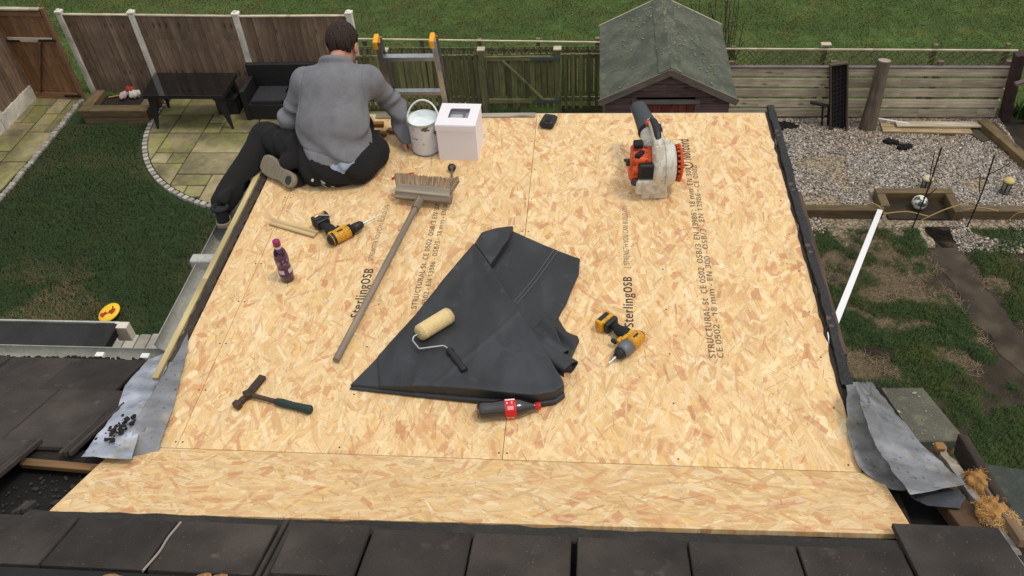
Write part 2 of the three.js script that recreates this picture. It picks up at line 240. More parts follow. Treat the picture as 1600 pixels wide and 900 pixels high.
{
  const g = new THREE.DodecahedronGeometry(0.5, 0); g.scale(1, 0.6, 0.8);
  scatter('gravel', 'pale stone chippings of the gravel bed in front of the plank fence', 'gravel', g, mat(0xffffff, { roughness: 0.9 }), 40000, () => {
    const x = rr(1.25, 6.6), z = rr(-12.15, -8.85);
    if (x > 4.1 && x < 5.22 && z > -10.08 && z < -9.5) return null; if (z > -9.6 && (x > 3.3 && x < 5.0 || R() > 0.5)) return null;
    const dens = fbm(x * 1.6, z * 1.6, 251, 3); if (dens < 0.34) return null;
    const t = fbm(x * 1.1, z * 1.1, 255, 3), k = 0.25 + 0.8 * R(), w = R() > 0.85 ? 1.6 : 1;
    return { x, z, y: 0.012 + R() * 0.02, s: 0.018 + 0.03 * R() * R() + 0.008, rx: R() * 3, rz: R() * 3, c: [0.52 * k * w, lerp(0.42, 0.5, t) * k * w, lerp(0.32, 0.47, t) * k * w] };
  });
}

// ---------- patio, path ----------
function clipConvex(P, C) {                                 // polygon P against counter-clockwise convex C (x, z)
  let out = P;
  for (let i = 0; i < C.length; i++) {
    const a = C[i], b = C[(i + 1) % C.length], side = (p) => (b[0] - a[0]) * (p[1] - a[1]) - (b[1] - a[1]) * (p[0] - a[0]), inp = out; out = [];
    for (let j = 0; j < inp.length; j++) { const p = inp[j], q = inp[(j + 1) % inp.length], sp = side(p), sq = side(q); if (sp >= 0) out.push(p); if ((sp >= 0) !== (sq >= 0)) { const t = sp / (sp - sq); out.push([lerp(p[0], q[0], t), lerp(p[1], q[1], t)]); } }
  }
  return out;
}
const mSlab = [0xb0a782, 0xa8a07c, 0xb5ac8a, 0xaca47f, 0xa49d7a].map((c) => mat(c, { map: slabT, bumpMap: mottleT, bumpScale: 0.006, roughness: 0.85 }));
const mSett = [0xb5b1a8, 0xc4bfb4, 0xa39e95].map((c) => mat(c, { map: mottleT }));
function paving(parent, x0, z0, nx, nz, cell, outline, f, sizes) {
  const taken = new Set();
  for (let j = 0; j < nz; j++) for (let i = 0; i < nx; i++) {
    if (taken.has(i + ',' + j)) continue;
    let pickd = null; const opts = sizes.slice(); 
    for (let t = 0; t < 14 && !pickd; t++) { const [a, b] = opts[Math.floor(f() * opts.length)]; let ok = i + a <= nx && j + b <= nz; for (let p = 0; p < a && ok; p++) for (let q = 0; q < b; q++) if (taken.has((i + p) + ',' + (j + q))) ok = false; if (ok) pickd = [a, b]; }
    pickd ??= [1, 1]; const [a, b] = pickd; for (let p = 0; p < a; p++) for (let q = 0; q < b; q++) taken.add((i + p) + ',' + (j + q));
    const X0 = x0 + i * cell + 0.011, X1 = x0 + (i + a) * cell - 0.011, Z0 = z0 + j * cell + 0.011, Z1 = z0 + (j + b) * cell - 0.011;
    const P = clipConvex([[X0, Z0], [X1, Z0], [X1, Z1], [X0, Z1]], outline); if (P.length < 3) continue;
    let A = 0; P.forEach((p, k) => { const q = P[(k + 1) % P.length]; A += p[0] * q[1] - q[0] * p[1]; }); if (Math.abs(A) < 0.012) continue;
    const g = poly(P, 0.05 + f() * 0.006, 0.045, 0.004); const o = f() * 5; const uv = g.attributes.uv; for (let k = 0; k < uv.count; k++) uv.setXY(k, uv.getX(k) + o, uv.getY(k) + o * 1.7);
    W(parent, 'slab', g, mSlab[Math.floor(f() * 5)]);
  }
}
{
  const patio = T('round_patio', 'round patio of buff stone slabs under the black garden furniture', 'patio', [PC[0], 0, PC[1]]); patio.userData.kind = 'structure';
  const ring = Array.from({ length: 72 }, (_, i) => [PC[0] + Math.cos(i / 72 * 2 * Math.PI) * PR, PC[1] + Math.sin(i / 72 * 2 * Math.PI) * PR]).map(([x, z]) => [x, Math.max(z, -12.9)]);
  const circ = Array.from({ length: 72 }, (_, i) => [PC[0] + Math.cos(i / 72 * 2 * Math.PI) * PR, PC[1] + Math.sin(i / 72 * 2 * Math.PI) * PR]);
  W(patio, 'joint_bed', poly(ring, 0.022, 0.02), mJoint);
  paving(patio, -7.85, -12.92, 20, 12, 0.3, circ, rng(77), [[3, 2], [3, 2], [2, 2], [2, 2], [2, 1], [1, 1], [2, 3]]);
  const g = box([0, 0, 0], 0.085, 0.08, 0.085, 0.01);
  for (let i = 0; i < 78; i++) { const a = Math.PI * 1.06 - i / 78 * Math.PI * 1.12, r = PR + 0.055; PM(patio, 'sett', g, mSett[i * 7 % 3], [PC[0] + Math.cos(a) * r, 0.02 + 0.008 * R(), PC[1] + Math.sin(a) * r], [0, -a + rr(-0.08, 0.08), 0]); }
}
{
  const path = T('garden_path', 'buff stone slab path between the side fence and the lawn', 'path', [-9.8, 0, -11]); path.userData.kind = 'structure';
  const out = [[-10.36, -12.95], [-9.46, -12.95], [-9.38, -11.4], [-9.44, -10], [-9.6, -8.2], [-10.45, -8.2]];
  W(path, 'joint_bed', poly(out, 0.02, 0.018), mJoint);
  paving(path, -10.46, -12.95, 4, 16, 0.3, out, rng(91), [[4, 2], [3, 2], [2, 2], [2, 1], [1, 2], [2, 3]]);
  const g = box([0, 0, 0], 0.09, 0.08, 0.09, 0.012);
  for (let i = 0; i < 46; i++) { const z = -12.85 + i * 0.1, x = -9.40 + 0.06 * Math.sin((z + 12.9) * 0.55) - 0.02 * Math.max(0, z + 10.3); if (z < -9 || i % 3) PM(path, 'sett', g, mSett[i * 5 % 3], [x + rr(-0.012, 0.012), 0.012, z], [rr(-0.1, 0.1), rr(-0.2, 0.2), 0]); }
  const kerb = T('edging_stones', 'short row of grey edging stones on the grass behind the felt roof', 'edging stones', [-5.8, 0, -6.8]);
  for (let i = 0; i < 5; i++) W(kerb, 'stone', box([-6.0 + i * 0.16, 0.05, -6.78 - i * 0.012], 0.145, 0.1, 0.3, 0.012), mSett[i % 3]);
}

// ---------- left fences and gate ----------
const postTop = [[-9.305,1.58,-13.19], [-7.948,1.58,-13.123], [-6.041,1.58,-13.016], [-4.06,1.58,-12.98]];
const postBase = postTop.map((p) => [p[0], 0, p[2]]);
const postWords = ['white concrete fence post beside the wooden gate', 'white concrete fence post behind the raised bed', 'white concrete fence post beside the black rattan sofa', 'white concrete end post behind the head of the man'];
postBase.forEach((b, i) => {
  const t = T('fence_post', postWords[i], 'fence post', b, 'concrete posts of the rear fence');
  W(t, 'post', box([b[0], 0.79, b[2]], 0.105, 1.58, 0.1, 0.012), mConcrete);
  W(t, 'cap', mg([box([b[0], 1.595, b[2]], 0.125, 0.04, 0.12, 0.012), cyl([b[0], 1.61, b[2]], [b[0], 1.635, b[2]], 0.05, 0.03, 12)]), mConcrete);
});
const boardG = [box([0, 0, 0], 0.128, 1.36, 0.016, 0), box([0, 0, 0], 0.128, 1.37, 0.016, 0)];
function feather(t, a, b, y0, y1, w, f, mats = mFence) {        // overlapping vertical boards from a to b
  const dx = b[0] - a[0], dz = b[2] - a[2], L = Math.hypot(dx, dz), n = Math.round(L / w), ry = -Math.atan2(dz, dx), h = y1 - y0;
  const vs = [0, 1, 2, 3].map(() => box([0, 0, 0], L / n * 1.22, h, 0.016, 0));
  for (let i = 0; i < n; i++) { const k = (i + 0.5) / n; PM(t, 'board', vs[Math.floor(f() * 4)], mats[Math.floor(f() * mats.length)], [a[0] + dx * k, (y0 + y1) / 2 + rr(-0.006, 0.006, f), a[2] + dz * k], [0, ry + 0.1, 0]); }
}
const panelWords = ['weathered brown fence panel behind the raised bed', 'weathered brown fence panel behind the black table', 'brown fence panel behind the sofa and the seated man'];
for (let i = 0; i < 3; i++) {
  const a = postBase[i], b = postBase[i + 1], u = [(b[0] - a[0]), 0, (b[2] - a[2])], L = Math.hypot(u[0], u[2]); u[0] /= L; u[2] /= L;
  const p = [a[0] + u[0] * 0.055, 0, a[2] + u[2] * 0.055], q = [b[0] - u[0] * 0.055, 0, b[2] - u[2] * 0.055];
  const t = T('boarded_fence', panelWords[i], 'fence', [(p[0] + q[0]) / 2, 0, (p[2] + q[2]) / 2], 'panels of the rear fence');
  feather(t, p, q, 0.03, 1.53, 0.118, rng(300 + i));
  W(t, 'cap_rail', beam([p[0], 1.542, p[2]], [q[0], 1.542, q[2]], 0.06, 0.022, 0.004), mPale[i]);
  for (const h of [0.45, 1.3]) W(t, 'rail', beam([p[0], h, p[2] - 0.035], [q[0], h, q[2] - 0.035], 0.03, 0.06), mFence[2]);
}
{
  const A = [-10.275,0,-12.942], B = [-9.416,0,-12.889], t = T('garden_gate', 'brown boarded wooden gate with iron hinges in the fence corner', 'gate', [(A[0] + B[0]) / 2, 0, (A[2] + B[2]) / 2]);
  feather(t, A, B, 0.05, 1.76, 0.105, rng(320), mGate);
  const off = (p, y, d = 0.025) => [p[0], y, p[2] + d];
  W(t, 'top_rail', beam(off(A, 1.79), off(B, 1.79), 0.09, 0.03, 0.004), mPale[1]);
  W(t, 'ledge', beam(off(A, 1.70, 0.03), off(B, 1.70, 0.03), 0.03, 0.08, 0.003), mGate[1]);
  W(t, 'ledge', beam(off(A, 1.22, 0.03), off(B, 1.22, 0.03), 0.03, 0.08, 0.003), mPale[2]);
  W(t, 'ledge', beam(off(A, 0.1, 0.03), off(B, 0.1, 0.03), 0.03, 0.14, 0.003), mGate[3]);
  W(t, 'brace', beam([lerp(A[0], B[0], 0.14), 0.17, A[2] + 0.032], [lerp(A[0], B[0], 0.72), 1.19, B[2] + 0.032], 0.025, 0.075, 0.003, [0, 0, 1]), mGate[0]);
  W(t, 'hinge', beam([lerp(A[0], B[0], 0.7), 1.22, B[2] + 0.055], [B[0] + 0.06, 1.22, B[2] + 0.055], 0.008, 0.045), mBlack);
  W(t, 'hinge', beam([A[0] - 0.03, 1.2, A[2] + 0.055], [lerp(A[0], B[0], 0.28), 1.2, A[2] + 0.055], 0.008, 0.035), mBlack);
  W(t, 'hinge', beam([lerp(A[0], B[0], 0.7), 0.12, B[2] + 0.055], [B[0] + 0.06, 0.12, B[2] + 0.055], 0.008, 0.045), mBlack);
  W(t, 'frame_post', box([A[0] - 0.05, 0.9, A[2]], 0.075, 1.82, 0.075, 0.005), mGate[2]);
  W(t, 'frame_post', box([B[0] + 0.05, 0.9, B[2]], 0.06, 1.8, 0.075, 0.005), mGate[1]);
}
{
  const S = [[-10.33, -12.98], [-10.33, -11.86], [-10.5, -9.9]];
  [['white concrete corner post at the left edge of the gate', 0, 1.86], ['white concrete side fence post nearest the camera', 1, 1.8]].forEach(([l, i, h]) => {
    const t = T('fence_post', l, 'fence post', [S[i][0], 0, S[i][1]], 'concrete posts of the side fence');
    W(t, 'post', box([S[i][0], h / 2, S[i][1]], 0.1, h, 0.1, 0.012), mConcrete); W(t, 'cap', box([S[i][0], h + 0.015, S[i][1]], 0.12, 0.035, 0.12, 0.012), mConcrete);
  });
  ['brown side fence panel next to the gate corner', 'brown side fence panel cut by the left edge'].forEach((l, i) => {
    const a = [S[i][0], 0, S[i][1] + 0.055], b = [S[i + 1][0], 0, S[i + 1][1] - 0.055], t = T('boarded_fence', l, 'fence', [(a[0] + b[0]) / 2, 0, (a[2] + b[2]) / 2], 'panels of the side fence');
    feather(t, a, b, 0.32, 1.74, 0.1, rng(340 + i)); W(t, 'cap_rail', beam([a[0], 1.752, a[2]], [b[0], 1.752, b[2]], 0.05, 0.022), mFence[1]);
    const g = new THREE.BoxGeometry(Math.hypot(b[0] - a[0], b[2] - a[2]), 0.3, 0.05, 40, 9, 1), P = g.attributes.position; for (let k = 0; k < P.count; k++) if (Math.abs(P.getZ(k)) > 0.02) P.setZ(k, P.getZ(k) + Math.sign(P.getZ(k)) * 0.022 * fbm(P.getX(k) * 9 + 50, P.getY(k) * 14 + 50, 351, 3)); g.computeVertexNormals(); uvm(g);
    W(t, 'gravel_board', place(g, [(a[0] + b[0]) / 2, 0.16, (a[2] + b[2]) / 2], [0, -Math.atan2(b[2] - a[2], b[0] - a[0]), 0]), mConcrete, 'pale rock faced concrete gravel board');
  });
}

// ---------- boundary fence, picket fence and gate in the middle ----------
{
  const zb = -13.0, t = T('boundary_fence', 'low old mesh fence with pale top rail along the field', 'fence', [0, 0, zb]);
  W(t, 'top_rail', beam([-4.0, 1.11, zb], [0.15, 1.0, zb], 0.03, 0.022, 0.004), mPale[4]);
  W(t, 'top_rail', beam([-4.0, 0.95, zb + 0.01], [0.15, 0.85, zb + 0.01], 0.03, 0.05, 0.004), mPicket[1]);
  for (let i = 0; i < 5; i++) W(t, 'post', box([-3.9 + i * 1.0, 0.53, zb - 0.05], 0.07, 1.06, 0.07, 0.005), mPicket[i]);
  const g = [0, 1, 2].map(() => box([0, 0, 0], 0.05, 0.9, 0.014, 0)); for (let i = 0; i < 58; i++) PM(t, 'slat', g[i % 3], mPicket[(i * 3) % 5], [-3.96 + i * 0.071, 0.5, zb + 0.035], [0, 0, rr(-0.015, 0.015)]);
}
const pk = { y0: 0.1, y1: 1.12, z: -12.42 };
function pickets(t, x0, x1, step, w, f) { const g = [0, 1, 2].map(() => { const q = box([0, 0, 0], w, pk.y1 - pk.y0, 0.018, 0); return q; }); const n = Math.round((x1 - x0) / step); for (let i = 0; i < n; i++) PM(t, 'slat', g[i % 3], mPicket[Math.floor(f() * 5)], [x0 + (i + 0.5) * (x1 - x0) / n + rr(-0.004, 0.004, f), (pk.y0 + pk.y1) / 2 + rr(-0.012, 0.012, f), pk.z + 0.03], [0, 0, rr(-0.012, 0.012, f)]); }
{
  const P = [[-3.405,1.179,-12.42], [-1.795,1.162,-12.42], [-0.547,1.149,-12.42]];
  const mk = (l, x0, x1, step, w, seed) => { const t = T('picket_fence', l, 'fence', [(x0 + x1) / 2, 0, pk.z]); pickets(t, x0, x1, step, w, rng(seed)); for (const y of [0.27, 1.06]) W(t, 'rail', beam([x0, y, pk.z - 0.005], [x1, y, pk.z - 0.005], 0.04, 0.075, 0.004), mPicket[2]); W(t, 'gravel_board', beam([x0, 0.07, pk.z - 0.02], [x1, 0.07, pk.z - 0.02], 0.03, 0.12), mPicket[0]); return t; };
  mk('mossy green picket fence behind the ladder', -4.0, P[1][0] - 0.05, 0.1, 0.068, 401);
  mk('mossy green picket fence between the gate and the shed', P[2][0] + 0.06, 0.3, 0.125, 0.055, 402);
  P.forEach((p, i) => { const t = T('fence_post', ['mossy timber post of the picket fence just behind the ladder', 'mossy timber post left of the braced picket gate', 'mossy timber post with blue grey irons right of the picket gate'][i], 'fence post', [p[0], 0, pk.z], 'timber posts of the picket fence'); W(t, 'post', box([p[0], 0.6, pk.z + 0.02], 0.1, 1.2, 0.1, 0.008), mPicket[3]); W(t, 'cap', box([p[0], 1.21, pk.z + 0.02], 0.13, 0.03, 0.13, 0.008), mPale[3]); });
  const x0 = P[1][0] + 0.07, x1 = P[2][0] - 0.07, t = T('picket_gate', 'mossy picket gate with diagonal brace and blue grey hinges', 'gate', [(x0 + x1) / 2, 0, pk.z]);
  pickets(t, x0, x1, 0.1, 0.078, rng(403));
  for (const y of [0.27, 1.06]) { W(t, 'rail', beam([x0, y, pk.z + 0.06], [x1, y, pk.z + 0.06], 0.035, 0.08, 0.004), mPicket[4]); W(t, 'hinge', beam([x1 - 0.36, y, pk.z + 0.085], [x1 + 0.11, y, pk.z + 0.085], 0.01, 0.055), mat(0x66727c, { metalness: 0.5, roughness: 0.5 })); }
  W(t, 'brace', beam([x0 + 0.28, 1.03, pk.z + 0.06], [x1 - 0.2, 0.32, pk.z + 0.06], 0.035, 0.07, 0.004, [0, 0, 1]), mPicket[4]);
}

// ---------- shed ----------
{
  const x0 = 0.13, x1 = 1.97, xm = 1.05, zf = -10.03, zb = -12.2, ye = 1.65, yr = 2.1, t = T('garden_shed', 'small purple brown timber shed with mossy green felt roof', 'shed', [xm, 0, -11.1]);
  const mClad = variants(0x85686a, 4, 0.18), mDoor = variants(0x88423a, 3, 0.15), mFelt = mat(0x6c7266, { map: feltT, bumpMap: grainB, bumpScale: 0.003, roughness: 0.95 });
  const wx0 = 0.22, wx1 = 1.88, wf = zf - 0.1, wb = zb + 0.1, pitch = Math.atan2(yr - ye, xm - x0);
  for (const [a, b] of [[[wx0, wf], [wx0, wb]], [[wx1, wf], [wx1, wb]], [[wx0, wb], [wx1, wb]]]) W(t, 'wall', beam([a[0], 0.82, a[1]], [b[0], 0.82, b[1]], 0.03, 1.64), mClad[1]);
  for (let i = 0; i < 20; i++) {                                  // front cladding, boards shortened under the gable
    const y = 0.05 + i * 0.1, ext = y + 0.09 < ye ? 0 : (y + 0.09 - ye) / Math.tan(pitch), a = wx0 + Math.max(0, ext - 0.06), b = wx1 - Math.max(0, ext - 0.06); if (b - a < 0.12) break;
    if (y > 0.1 && y < 1.58) { W(t, 'board', box([(a + 0.63) / 2, y + 0.05, wf], 0.63 - a, 0.096, 0.02, 0.003, [0.1, 0, 0]), mClad[i % 4]); W(t, 'board', box([(b + 1.43) / 2, y + 0.05, wf], b - 1.43, 0.096, 0.02, 0.003, [0.1, 0, 0]), mClad[(i + 1) % 4]); }
    else W(t, 'board', box([(a + b) / 2, y + 0.05, wf], b - a, 0.096, 0.02, 0.003, [0.1, 0, 0]), mClad[(i * 3) % 4]);
  }
  const d = W(t, 'door', box([1.03, 0.82, wf - 0.01], 0.8, 1.5, 0.02), mDoor[0]);
  for (let i = 0; i < 7; i++) W(d, 'board', box([0.69 + i * 0.114, 0.82, wf + 0.008], 0.108, 1.48, 0.016, 0.002), mDoor[i % 3]);
  W(t, 'door_lintel', box([1.03, 1.60, wf + 0.035], 0.92, 0.05, 0.05, 0.004), mat(0x8a8078, { map: woodT }));
  W(t, 'ledge', box([1.03, 1.36, wf + 0.022], 0.78, 0.07, 0.018, 0.003), mDoor[1]);
  for (const s of [-1, 1]) {
    const xe = xm + s * (xm - x0), g = new THREE.PlaneGeometry(1.02, 2.2, 24, 40), P = g.attributes.position;
    for (let k = 0; k < P.count; k++) { const q = P.getX(k), w = P.getY(k); const lap = [-0.45, 0.36].reduce((h, l) => h + (w > l ? 0.004 : 0), 0); P.setZ(k, 0.006 * fbm(q * 5 + 9, w * 5 + 9, 411 + s, 3) + lap); }
    g.rotateX(-Math.PI / 2); g.rotateZ(-s * pitch); g.translate((xm + xe) / 2, (ye + yr) / 2 + 0.03, (zf + zb) / 2); g.computeVertexNormals(); uvm(g);
    W(t, 'roof', g, mFelt);
    W(t, 'roof_deck', beam([xm, yr + 0.004, (zf + zb) / 2], [xe, ye + 0.004, (zf + zb) / 2], 2.16, 0.02), mClad[0]);
    W(t, 'ridge_strip', beam([xm - s * 0.004, yr + 0.048, (zf + zb) / 2], [xm + s * 0.15, yr + 0.048 - 0.15 * Math.tan(pitch), (zf + zb) / 2], 2.19, 0.008), mFelt);
    W(t, 'bargeboard', beam([xm - s * 0.02, yr - 0.005, zf + 0.012], [xe + s * 0.01, ye - 0.02, zf + 0.012], 0.022, 0.095, 0.003), variants(0x8d7f74, 2, 0.06)[s > 0 ? 1 : 0]);
    W(t, 'bargeboard', beam([xm - s * 0.02, yr + 0.02, zb - 0.012], [xe + s * 0.01, ye + 0.0, zb - 0.012], 0.022, 0.075, 0.003), mPale[2]);
  }
  W(t, 'bargeboard_apex', box([xm, yr - 0.012, zf + 0.026], 0.09, 0.08, 0.012, 0.003), mat(0x8d7f74, { map: woodT }));
  const moss = new THREE.DodecahedronGeometry(0.5, 0), parts = [], f = rng(415);
  for (let i = 0; i < 420; i++) { const s = f() < 0.45 ? -1 : 1, q = Math.pow(f(), 1.8) * 0.75, z = lerp(zf, zb, Math.pow(f(), 0.8)), x = xm + s * q * 0.9; if (fbm(x * 6, z * 4, 417, 3) < 0.47) continue; const m = moss.clone(); m.scale(0.012 + 0.03 * f(), 0.01 + 0.008 * f(), 0.012 + 0.03 * f()); m.rotateY(f() * 6); m.translate(x, lerp(yr, ye, q * 0.9 / 0.92) + 0.05, z); parts.push(m); }
  const mo = W(t, 'moss', mg(parts), mat(0x7b8064, { roughness: 1 })); mo.userData.kind = 'stuff';
}

// ---------- shrub behind the shed ----------
{
  const t = T('shrub', 'sparse twiggy shrub growing behind the right of the shed', 'shrub', [2.2, 0, -12.75]), f = rng(431), br = [], lv = [];
  const leaf = new THREE.BufferGeometry(); leaf.setAttribute('position', new THREE.Float32BufferAttribute([0, 0, 0, 0.4, 0.25, 0.1, 1, 0, 0.15, 0.4, -0.25, 0.1], 3)); leaf.setIndex([0, 1, 2, 0, 2, 3]); leaf.computeVertexNormals(); uvm(leaf);
  for (let i = 0; i < 34; i++) {
    const a = f() * 6.28, s = 0.15 + 0.55 * f(), H = 0.9 + 1.15 * f(), p0 = [2.15 + 0.1 * Math.cos(a), 0, -12.8 + 0.1 * Math.sin(a)], p2 = [2.02 + s * 0.75 * Math.cos(a), H, -12.85 + s * 0.5 * Math.sin(a)], p1 = [(p0[0] + p2[0]) / 2 + rr(-0.08, 0.08, f), H * 0.55, (p0[2] + p2[2]) / 2 + rr(-0.08, 0.08, f)];
    br.push(tube([p0, p1, p2], 0.006, 6, 4));
    for (let k = 0; k < 34; k++) { const q = 0.35 + 0.65 * f(), m = leaf.clone(), z = 0.02 + 0.025 * f(); m.scale(z, z, z); m.rotateX(f() * 6); m.rotateY(f() * 6); m.translate(lerp(p0[0], p2[0], q) + rr(-0.07, 0.07, f), H * q + rr(-0.07, 0.07, f), lerp(p0[2], p2[2], q) + rr(-0.07, 0.07, f)); lv.push(m); }
  }
  W(t, 'branches', mg(br), mat(0x4b3f31)); W(t, 'leaves', mg(lv), mat(0x4a5226, { side: THREE.DoubleSide, roughness: 0.8 }));
}

// ---------- right plank fence with lattice ----------
{
  const A = [2.2, -12.26], B = [6.52, -12.2], t = T('plank_fence', 'fence of five wide pale horizontal planks behind the gravel', 'fence', [4.3, 0, -12.22]), f = rng(441);
  const xz0 = (k) => [lerp(A[0], B[0], k), lerp(A[1], B[1], k)];
  for (let i = 0; i < 5; i++) { const y = 0.1 + i * 0.186, cuts = [0, 0.37 + 0.02 * (i % 2), 1]; for (let c = 0; c < 2; c++) { const [ax, az] = xz0(cuts[c]), [bx, bz] = xz0(cuts[c + 1]); W(t, 'plank', beam([ax + 0.002, y + rr(-0.005, 0.005, f), az], [bx - 0.002, y + rr(-0.008, 0.008, f), bz], 0.045, 0.138, 0.006), mPale[Math.floor(f() * 5)]); } }
  for (const k of [0.01, 0.375, 0.75, 0.985]) { const [x, z] = xz0(k); W(t, 'post', box([x, 0.5, z - 0.06], 0.09, 1.0, 0.07, 0.005), mFence[1]); }
  W(t, 'cap_rail', beam([A[0], 0.935, A[1]], [B[0], 0.92, B[1]], 0.07, 0.025, 0.004), mat(0x8a7f80, { map: woodT }));
  const l = T('trellis', 'low diagonal lattice trellis with pale rail behind the plank fence', 'trellis', [4.3, 0, -12.6]);
  const ry = 1.06, y0 = 0.58;
  W(l, 'top_rail', beam([2.0, ry, -12.62], [6.7, ry - 0.07, -12.6], 0.035, 0.024, 0.004), mPale[3]);
  for (const s of [-1, 1]) for (let i = 0; i < 50; i++) { const x = 2.0 + i * 0.095; W(l, 'strip', beam([x, y0, -12.61 + s * 0.006], [x + s * 0.42, ry - 0.03 - (x - 2) * 0.015, -12.61 + s * 0.006], 0.008, 0.022, 0, [0, 0, 1]), mPicket[(i * 3) % 5]); }
  for (const x of [2.3, 3.75, 5.45, 6.55]) W(l, 'post', box([x, 0.54, -12.66], 0.07, 1.08, 0.07, 0.004), mPicket[2]);
  W(l, 'post_cap', box([3.75, 1.1, -12.66], 0.16, 0.03, 0.1, 0.005), mPale[2]);
}

// ---------- left garden: raised bed, furniture, disc ----------
{
  const t = T('raised_bed', 'timber sleeper raised bed of dark soil in front of the fence', 'raised bed', [-8.35, 0, -12.4]);
  const x0 = -9.0, x1 = -7.72, z0 = -12.78, z1 = -12.07, y = 0.28;
  W(t, 'sleeper', box([(x0 + x1) / 2, y - 0.07, z1 - 0.1], x1 - x0, 0.14, 0.2, 0.012), mSleeper[0]); W(t, 'sleeper', box([(x0 + x1) / 2 + 0.02, y - 0.213, z1 - 0.1], x1 - x0 - 0.06, 0.135, 0.19, 0.012), mSleeper[1]);
  W(t, 'sleeper', box([x0 + 0.1, y - 0.07, (z0 + z1) / 2 - 0.1], 0.2, 0.14, z1 - z0 - 0.204, 0.012), mSleeper[2]); W(t, 'sleeper', box([x1 - 0.1, y - 0.07, (z0 + z1) / 2 - 0.1], 0.2, 0.14, z1 - z0 - 0.204, 0.012), mSleeper[3]);
  W(t, 'sleeper', box([x0 + 0.1, y - 0.213, (z0 + z1) / 2 - 0.1], 0.19, 0.135, z1 - z0 - 0.21, 0.012), mSleeper[1]); W(t, 'sleeper', box([x1 - 0.1, y - 0.213, (z0 + z1) / 2 - 0.1], 0.19, 0.135, z1 - z0 - 0.21, 0.012), mSleeper[0]);
  W(t, 'soil', box([(x0 + x1) / 2, 0.09, (z0 + z1) / 2 - 0.1], x1 - x0 - 0.41, 0.16, z1 - z0 - 0.21), mat(0x2c2620, { map: soilT, roughness: 1 }));
  const lump = (name, label, cat, c, r, m, seed) => { const o = T(name, label, cat, [c[0], c[1] - r[1], c[2]]); W(o, 'cloth', nets((x, y, z) => { const a = x - c[0], b = z - c[2]; return ell(x, y, z, c, r) - 0.018 * Math.sin(a * 60 + seed) * Math.sin(b * 55 + y * 40) - 0.012 * Math.sin(a * 90 + b * 70 + seed * 3); }, [c[0] - r[0] - 0.05, c[1] - r[1] - 0.04, c[2] - r[2] - 0.05], [c[0] + r[0] + 0.05, c[1] + r[1] + 0.05, c[2] + r[2] + 0.05], 0.012), m); return o; };
  lump('crumpled_cloth', 'pale pink crumpled cloth lying in the raised bed', 'cloth', [-8.409,0.24,-12.656], [0.055, 0.06, 0.1], mat(0xd9bfc8, { map: fabricT }), 1);
  lump('crumpled_cloth', 'white crumpled cloth lying at the right of the raised bed', 'cloth', [-8.209,0.24,-12.699], [0.1, 0.06, 0.09], mat(0xdedcd4, { map: fabricT }), 4);
  lump('crumpled_cloth', 'red crumpled cloth lying behind the white and pink ones', 'cloth', [-8.351,0.26,-12.823], [0.075, 0.055, 0.06], mat(0xb8402c, { map: fabricT }), 7);
  const s = T('wooden_stick', 'short yellow wooden stick lying in the raised bed soil', 'stick', [-8.641,0.18,-12.715]); W(s, 'stick', cyl([-8.718,0.19,-12.677], [-8.516,0.2,-12.725], 0.014, 0.012, 8), mat(0xc9a35c, { map: woodT }));
  const st = T('wooden_stick', 'thin pale stick lying on the lawn before the raised bed', 'stick', [-8.707,0.02,-12.177]); W(st, 'stick', cyl([-8.768,0.03,-12.161], [-8.587,0.03,-12.16], 0.012, 0.01, 7), mPale[0]);
}
const mRattan = mat(0x1d1e21, { roughness: 0.62, map: fabricT, bumpMap: fabricB, bumpScale: 0.004 });
{
  const A = [-7.615,0.72,-12.589], B = [-6.108,0.72,-12.567], C = [-6.102,0.72,-11.802], E = [-7.539,0.72,-11.815], t = T('garden_table', 'black rattan garden table with dark glass top on the patio', 'table', [-6.84, 0, -12.2]);
  const out = [A, B, C, E].map((p) => [p[0], p[2]]);
  W(t, 'glass_top', poly(out, 0.725, 0.008, 0.002), new THREE.MeshPhysicalMaterial({ color: 0x141517, roughness: 0.08, clearcoat: 1, clearcoatRoughness: 0.03 }));
  const ctr = [-6.84, -12.19], sc = out.map(([x, z]) => [lerp(ctr[0], x, 0.985), lerp(ctr[1], z, 0.97)]);
  W(t, 'apron', poly(sc, 0.716, 0.06, 0.004), mRattan);
  for (const [x, z] of sc) {
    const g = new THREE.CylinderGeometry(0.12, 0.02, 0.66, 4, 1); g.rotateY(Math.PI / 4); g.scale(1, 1, 0.5); g.translate(x + (ctr[0] - x) * 0.19, 0.365, z + (ctr[1] - z) * 0.25); g.computeVertexNormals();
    const P = g.attributes.position; for (let k = 0; k < P.count; k++) { const q = 1 - (P.getY(k) - 0.03) / 0.66; P.setX(k, P.getX(k) + q * (x - ctr[0]) * 0.16); P.setZ(k, P.getZ(k) + q * (z - ctr[1]) * 0.18); }
    const l = W(t, 'leg', uvm(g.toNonIndexed()), mRattan); l.geometry.computeVertexNormals();
  }
}
